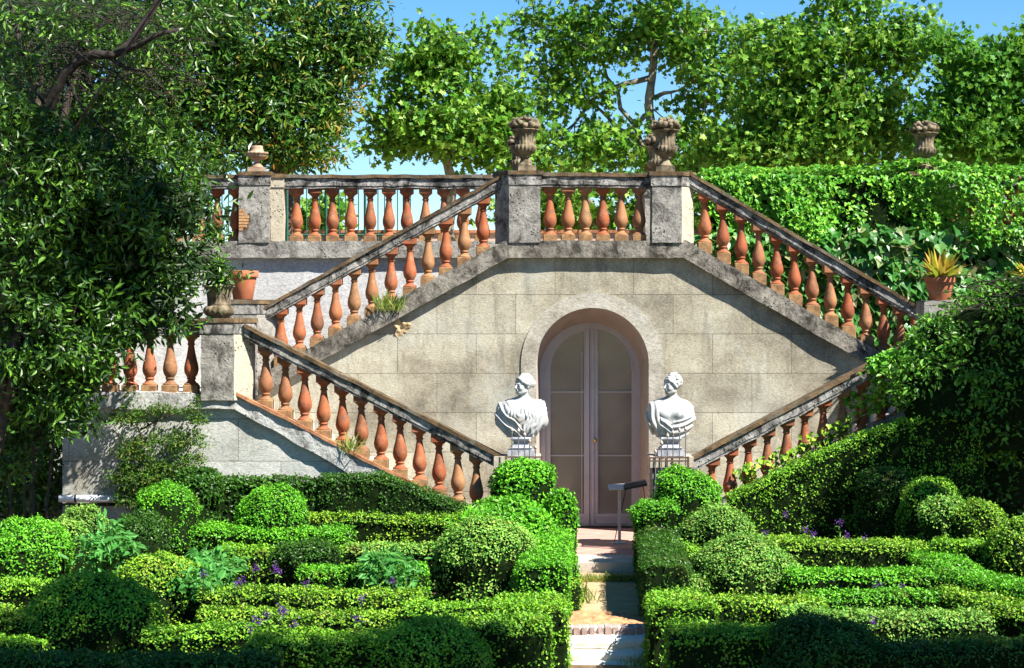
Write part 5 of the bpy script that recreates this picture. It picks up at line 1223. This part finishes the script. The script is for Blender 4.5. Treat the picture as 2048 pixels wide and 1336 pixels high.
hedge([(1520, 1086), (1850, 1088)], .6, .36, ZM, 'broad lime-topped hedge in the middle right beds', 'boxy')
hedge([(1570, 1147), (1880, 1149)], .45, .25, ZM, 'hedge one row nearer than the broad lime-topped hedge', 'boxb')
hedge([(1600, 1190), (1900, 1192)], .32, .15, ZL, 'narrow straight hedge right of the pale right dome', 'boxb')
hedge([(1335, 1206), (1650, 1206)], .4, .19, ZL, 'hedge crossing below the pale right dome', 'boxy')
hedge([(1560, 1232), (1980, 1234)], .5, .14, ZL, 'pale hedge above the shadow on the right foreground', 'boxp')
hedge([(1338, 1262), (1660, 1262)], .6, .14, ZL, 'large dark hedge at the right of the white step', 'box')
hedge([(1640, 1294), (2120, 1290)], .6, .08, ZL, 'shadowed hedge along the bottom right edge', 'boxd')
hedge([(1735, 1047), (1860, 1049)], .35, .42, ZM, 'short bright hedge just left of the twin right domes', 'boxb')
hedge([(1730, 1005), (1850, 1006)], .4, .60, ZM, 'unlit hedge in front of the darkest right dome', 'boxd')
hedge([(1850, 1100), (1930, 1145), (2100, 1185)], .5, .30, ZM, 'hedge curving right from the broad hedge to the photo edge', 'boxb')
hedge([(1900, 1180), (1990, 1205), (2120, 1228)], .5, .18, ZL, 'hedge slanting out of the lower right edge', 'boxy')
hedge([(1870, 1085), (2000, 1092)], .5, .42, ZM, 'hedge at the foot of the twin right domes', 'box')
# hedges rising with the stair flights
ws = lambda px, py, Y: tuple(P(px, py, Y))
hedge(None, .4, 0, ZM, 'tall dark hedge climbing beside the lower right flight', 'box', world=[ws(1455, 1000, 22.6), ws(1560, 945, 22.6), ws(1700, 880, 22.6), ws(1840, 832, 22.6), ws(1960, 830, 22.6)], dens=4800)
hedge(None, .35, 0, ZM, 'dark hedge stepping down beside the lower left flight', 'boxd', world=[ws(640, 958, 22.7), ws(760, 952, 22.7), ws(850, 985, 22.7), ws(940, 1022, 22.7)], dens=4800)
hedge(None, .35, 0, ZM, 'loose hedge at the foot of the pale left wall', 'boxd', world=[ws(400, 960, 22.75), ws(520, 962, 22.75), ws(640, 966, 22.75)], dens=2400, size=.05)
# domes
dome(330, 972, 125, 21.8, .1, 'dome-shaped bush below the wall climber, back left', 'boxb', seed=1, lump=.045)
dome(547, 976, 140, 21.6, .1, 'smooth bright dome right of the wall climber', 'boxb', seed=2)
dome(395, 943, 90, 22.5, 0, 'loose grey-green bush against the pale left wall', 'boxd', seed=3, size=.05)
dome(50, 1045, 190, 19.6, -.1, 'big bright dome at the left edge', 'boxb', seed=4, rzf=.8)
dome(135, 1050, 110, 20.4, 0, 'pale bush right behind the big left-edge dome', 'boxp', seed=5)
dome(165, 1022, 105, 21.4, 0, 'pale low bush near the white pipe', 'boxp', seed=6, rzf=.8)
dome(325, 1116, 205, 18.5, -.3, 'yellow-green dome beside the purple flowers, left', 'boxy', seed=7, rzf=.95)
dome(192, 1156, 270, 16.9, ZL, 'large shaded dome in the left foreground', 'box', seed=8, rzf=.9)
dome(975, 1046, 205, 19.6, -.1, 'large pale dome beside the path on the left', 'boxp', seed=9, rzf=.95, lump=.04)
dome(1025, 998, 190, 21.0, 0, 'shaggy bright mound behind the pale left path dome', 'boxb', seed=10, lump=.06, size=.05)
dome(1045, 926, 120, 22.0, .1, 'feathery upright bush in front of the woman bust', 'boxb', seed=11, rzf=1.3, lump=.05, size=.042)
dome(1122, 985, 56, 21.7, 0, 'narrow upright bush left of the lectern sign', 'boxb', seed=12, rzf=2.2, lump=.03, size=.045)
dome(855, 1246, 250, 15.6, ZL, 'shaded dome at the bottom centre left', 'box', seed=13, rzf=.85)
dome(1374, 941, 130, 22.0, 0, 'neat round dome in front of the youth bust', 'boxb', seed=14, rzf=1.1)
dome(1435, 1016, 145, 20.9, 0, 'pale dome just below the neat round right dome', 'boxp', seed=15, rzf=.9)
dome(1488, 1079, 215, 19.2, -.1, 'largest pale dome beside the path on the right', 'boxp', seed=16, rzf=.95, lump=.035)
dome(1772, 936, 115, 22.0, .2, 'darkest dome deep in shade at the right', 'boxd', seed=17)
dome(1860, 960, 125, 21.5, .1, 'half-lit dome at the edge of the right shadow', 'box', seed=18, rzf=1.05)
dome(1885, 998, 90, 20.6, .1, 'left one of the twin sunny right domes', 'boxp', seed=19)
dome(1958, 1008, 110, 20.4, .1, 'right one of the twin sunny right domes', 'boxy', seed=20)
dome(2045, 1040, 140, 19.4, 0, 'sunny dome cut by the right edge', 'boxy', seed=21)
dome(1640, 1240, 250, 15.6, ZL, 'shaded dome at the bottom right', 'boxd', seed=22, rzf=.9)
dome(280, 1030, 110, 20.6, 0, 'dark uneven bush left of the broad bright hedge', 'boxd', seed=23, lump=.06)
dome(620, 1090, 130, 20.0, -.1, 'low grey-green bush at the middle of the left beds', 'boxd', seed=24, rzf=.6, lump=.05)
dome(1310, 1003, 90, 21.6, 0, 'low bush between the door and the neat right dome', 'boxb', seed=25, rzf=.7, lump=.05)
dome(1370, 1150, 120, 18.9, -.2, 'low pale mound on the right path hedge', 'boxp', seed=26, rzf=.5, lump=.05)
dome(1350, 1090, 110, 20.2, -.1, 'rough mound on the right path hedge behind the largest dome', 'box', seed=27, rzf=.6, lump=.06)
dome(1100, 1090, 110, 19.9, -.1, 'shaggy mound on the left path hedge', 'boxb', seed=28, rzf=.6, lump=.05)
dome(1090, 1150, 130, 18.9, -.2, 'rough mound at the left path edge above the soil heap', 'boxy', seed=29, rzf=.5, lump=.05)
# leafy perennials
def perennial(px, py, Y, rx, ry_, n, label, gm='nettle', size=.11, T=T_long):
    e = [E(px, py, rx, ry_, Y, .3)]; b = e[0][0].copy(); b[2] = ZM
    t = thing('leafy_perennial', b, label, 'plant', 'leafy perennials in the beds'); cc, V, Fq = crown(e, n, 14, .07, size, T, int(px), .2, .8, -.2); part('foliage', V, [Fq], G[gm], t)
    mb = MB(); r = np.random.default_rng(int(px))
    for k in range(10): c = cc[r.integers(len(cc))]; q, rr = limb(c * [1, 1, 0] + [0, 0, ZM], c, .006, .003, k, .05, 5); mb.add(*tube(q, rr, 4))
    mb.build('stems', M_twig, t)
perennial(215, 1095, 19.2, 50, 48, 60, 'blue-green nettle-like plants right of the big left-edge dome')
perennial(420, 1135, 18.9, 60, 25, 45, 'blue-green plants behind the yellow-green left dome')
perennial(775, 1140, 18.8, 55, 30, 50, 'blue-green plants at the end of the short sunlit hedge')
perennial(400, 1165, 18.2, 55, 18, 30, 'light green leaves at the edge of the purple flower bed')
perennial(960, 1040, 20.4, 60, 20, 40, 'wispy grass-like growth above the pale left path dome', 'boxb', .16, T_blade)
# snapdragons
def flower(px, py, Y, label, zg):
    c = P(px, py, Y); t = thing('purple_flower', (c[0], c[1], zg), label, 'flower', 'purple flowers in the beds'); r = np.random.default_rng(int(px * 3 + py))
    mb = MB(); q, rr = limb((c[0], c[1], zg), c, .005, .003, int(px), .03, 6); mb.add(*tube(q, rr, 4)); mb.build('stem', M_twig, t)
    n = 26; u = r.random(n); pos = np.array([c[0], c[1], zg]) + (c - np.array([c[0], c[1], zg])) * u[:, None] * .95 + r.normal(size=(n, 3)) * .012
    V, Fq = leaves(pos, r.normal(size=(n, 3)) * .5 + np.array([0, -.4, 1]), .06 * r.uniform(.6, 1.2, n), T_long, None, 0, r); part('leaves', V, [Fq], G['box'], t)
    n = 30; pos = c + r.normal(size=(n, 3)) * np.array([.018, .014, .020]); V, Fq = leaves(pos, r.normal(size=(n, 3)) + np.array([0, -.6, .3]), .024 * r.uniform(.7, 1.2, n), T_oval, None, 0, r); part('petals', V, [Fq], G['purple'], t)
for (px, py, Y, lab, zg) in [(407, 1148, 17.9, 'purple flower alone at the left of the back flower bed', ZL), (484, 1161, 17.8, 'purple flower low in the back flower bed', ZL), (475, 1168, 17.7, 'lowest purple flower of the back flower bed', ZL), (512, 1137, 17.9, 'purple flower left of the pair in the back flower bed', ZL), (550, 1136, 17.9, 'left bloom of the topmost purple pair by the low grey bush', ZL), (557, 1143, 17.8, 'right bloom of the topmost purple pair by the low grey bush', ZL), (612, 1166, 17.7, 'pale purple flower at the right of the back flower bed', ZL),
    (560, 1219, 16.6, 'tallest purple flower of the front left clump', ZL), (568, 1223, 16.55, 'purple flower touching the tallest of the front left clump', ZL), (535, 1230, 16.5, 'purple flower just left of the tallest in the front clump', ZL), (508, 1241, 16.4, 'purple flower at the left of the front left clump', ZL), (516, 1243, 16.35, 'purple flower second from left in the front left clump', ZL), (590, 1250, 16.3, 'purple flower at the right of the front left clump', ZL), (496, 1258, 16.2, 'lowest purple flower of the front left clump', ZL),
    (723, 1195, 17.0, 'purple flower standing tall left of the path dome', ZL), (713, 1237, 16.4, 'purple flower below the tall lone one', ZL), (785, 1163, 18.0, 'purple flower among the blue-green plants', ZL),
    (1570, 1029, 20.9, 'purple flower before the slope-foot hedge, upper', ZM), (1612, 1060, 20.6, 'left one of two violet flowers in the right bed', ZM), (1628, 1069, 20.4, 'right one of two violet flowers in the right bed', ZM), (1679, 1045, 20.7, 'pale violet spike beside the unlit right hedge', ZM), (1692, 1073, 20.4, 'violet flower right of the pale spike', ZM), (1728, 1077, 20.3, 'violet flower at the right end of the right bed', ZM), (1530, 1065, 20.6, 'faint violet flower left in the right bed', ZM),
    (1750, 1172, 18.2, 'purple flower between the two narrow right hedges', ZM), (1760, 1171, 18.2, 'purple flower just right of another between the right hedges', ZM), (1805, 1175, 18.1, 'dim purple flower farther right between the hedges', ZM), (1748, 1243, 16.35, 'single purple flower on the pale right foreground hedge', ZL)]:
    flower(px, py, Y, lab, zg)
# low greenery over the beds
r = np.random.default_rng(90); mb = MB()
for (y0, y1, z, n) in ((13, 18, ZL, 14000), (18.0, 22.9, ZM, 14000)):
    x = r.uniform(-6.6, 6.6, n); y = r.uniform(y0, y1, n); k = (x < xl - .05) | (x > xr + .0) ; x, y = x[k], y[k]
    pos = np.stack([x, y, np.full(len(x), z)], -1); pos[:, 2] += np.abs(nz(pos, 2.5, 12)) * .05 + r.uniform(0, .05, len(x))
    V, Fq = leaves(pos, r.normal(size=pos.shape) * .5 + np.array([0, 0, 1]), .055 * r.uniform(.6, 1.3, len(x)), T_box, None, 0, r); mb.add(V, [Fq])
o = mb.build('ground_cover', G['boxd']); o['kind'] = 'stuff'; o['label'] = 'low leafy ground cover between the hedges'; o['category'] = 'ground cover'
r = np.random.default_rng(91); n = 500; pos = np.stack([r.uniform(xl, xr, n), 21.4 + r.normal(size=n) * .06, np.full(n, ZM + .02)], -1)
V, Fq = leaves(pos, r.normal(size=pos.shape) * .3 + np.array([0, 0, 1]), .035 * r.uniform(.6, 1.2, n), T_box, None, 0, r); o = part('fallen_leaves', V, [Fq], G['yellow']); o['kind'] = 'stuff'; o['label'] = 'dry fallen leaves along the foot of the door step'; o['category'] = 'leaf litter'

# ================================================================ TREES BESIDE / BEHIND THE VIEWPOINT that shade the foreground
def shade_ell(px, row, Y, t_, rad_):
    rad_ *= .85
    p = P(px, row, Y); return (p + S * t_, np.array([rad_, rad_ * .9, rad_ * .6]), rad_ * rad_)
sh = [shade_ell(190, 1235, 16.9, 10.0, 1.0), shade_ell(60, 1325, 14.8, 11, 1.0), shade_ell(420, 1320, 14.8, 11, 1.1), shade_ell(850, 1310, 15.2, 11, 1.1)]
tree('shade_tree', 'tree outside the frame whose crown shades the left foreground', (-6.5, 8.0, ZL), (-3.0, 9.0, 8.0), .25, sh, 260, 40, .24, .16, T_long, G['laurel'], M_bark, 101, 'trees around the viewpoint', 40, shell=.0, forks=5)
sh = [shade_ell(1050, 1310, 15.2, 11, .9), shade_ell(1450, 1320, 15.3, 11, 1.1), shade_ell(1660, 1300, 15.3, 11, 1.2), shade_ell(1900, 1325, 15.0, 11, 1.2)]
tree('shade_tree', 'tree outside the frame whose crown shades the right foreground', (7.5, 7.0, ZL), (4.5, 8.5, 8.0), .25, sh, 300, 40, .24, .16, T_long, G['laurel'], M_bark, 102, 'trees around the viewpoint', 40, shell=.0, forks=5)
sh = [(P(2000, 900, 22.6) + S * 6.5, np.array([1.2, 1.2, .8]), 1.0), (P(2010, 880, 22.4) + S * 6.0, np.array([.9, 1.0, .5]), .8), (P(1900, 900, 22.6) + S * 7.5, np.array([.7, .9, .6]), .6), (P(1790, 955, 22.2) + S * 7.5, np.array([.6, .6, .4]), .5), (P(2130, 880, 22.6) + S * 5.5, np.array([1.2, 1.2, .8]), 1)]
tree('shade_tree', 'tree outside the frame on the right that darkens the creeper corner', (9.3, 17.5, ZL), (8.6, 18.5, 6.5), .25, sh, 260, 40, .22, .15, T_long, G['laurel'], M_bark, 103, 'trees around the viewpoint', 40, shell=.0, forks=5)
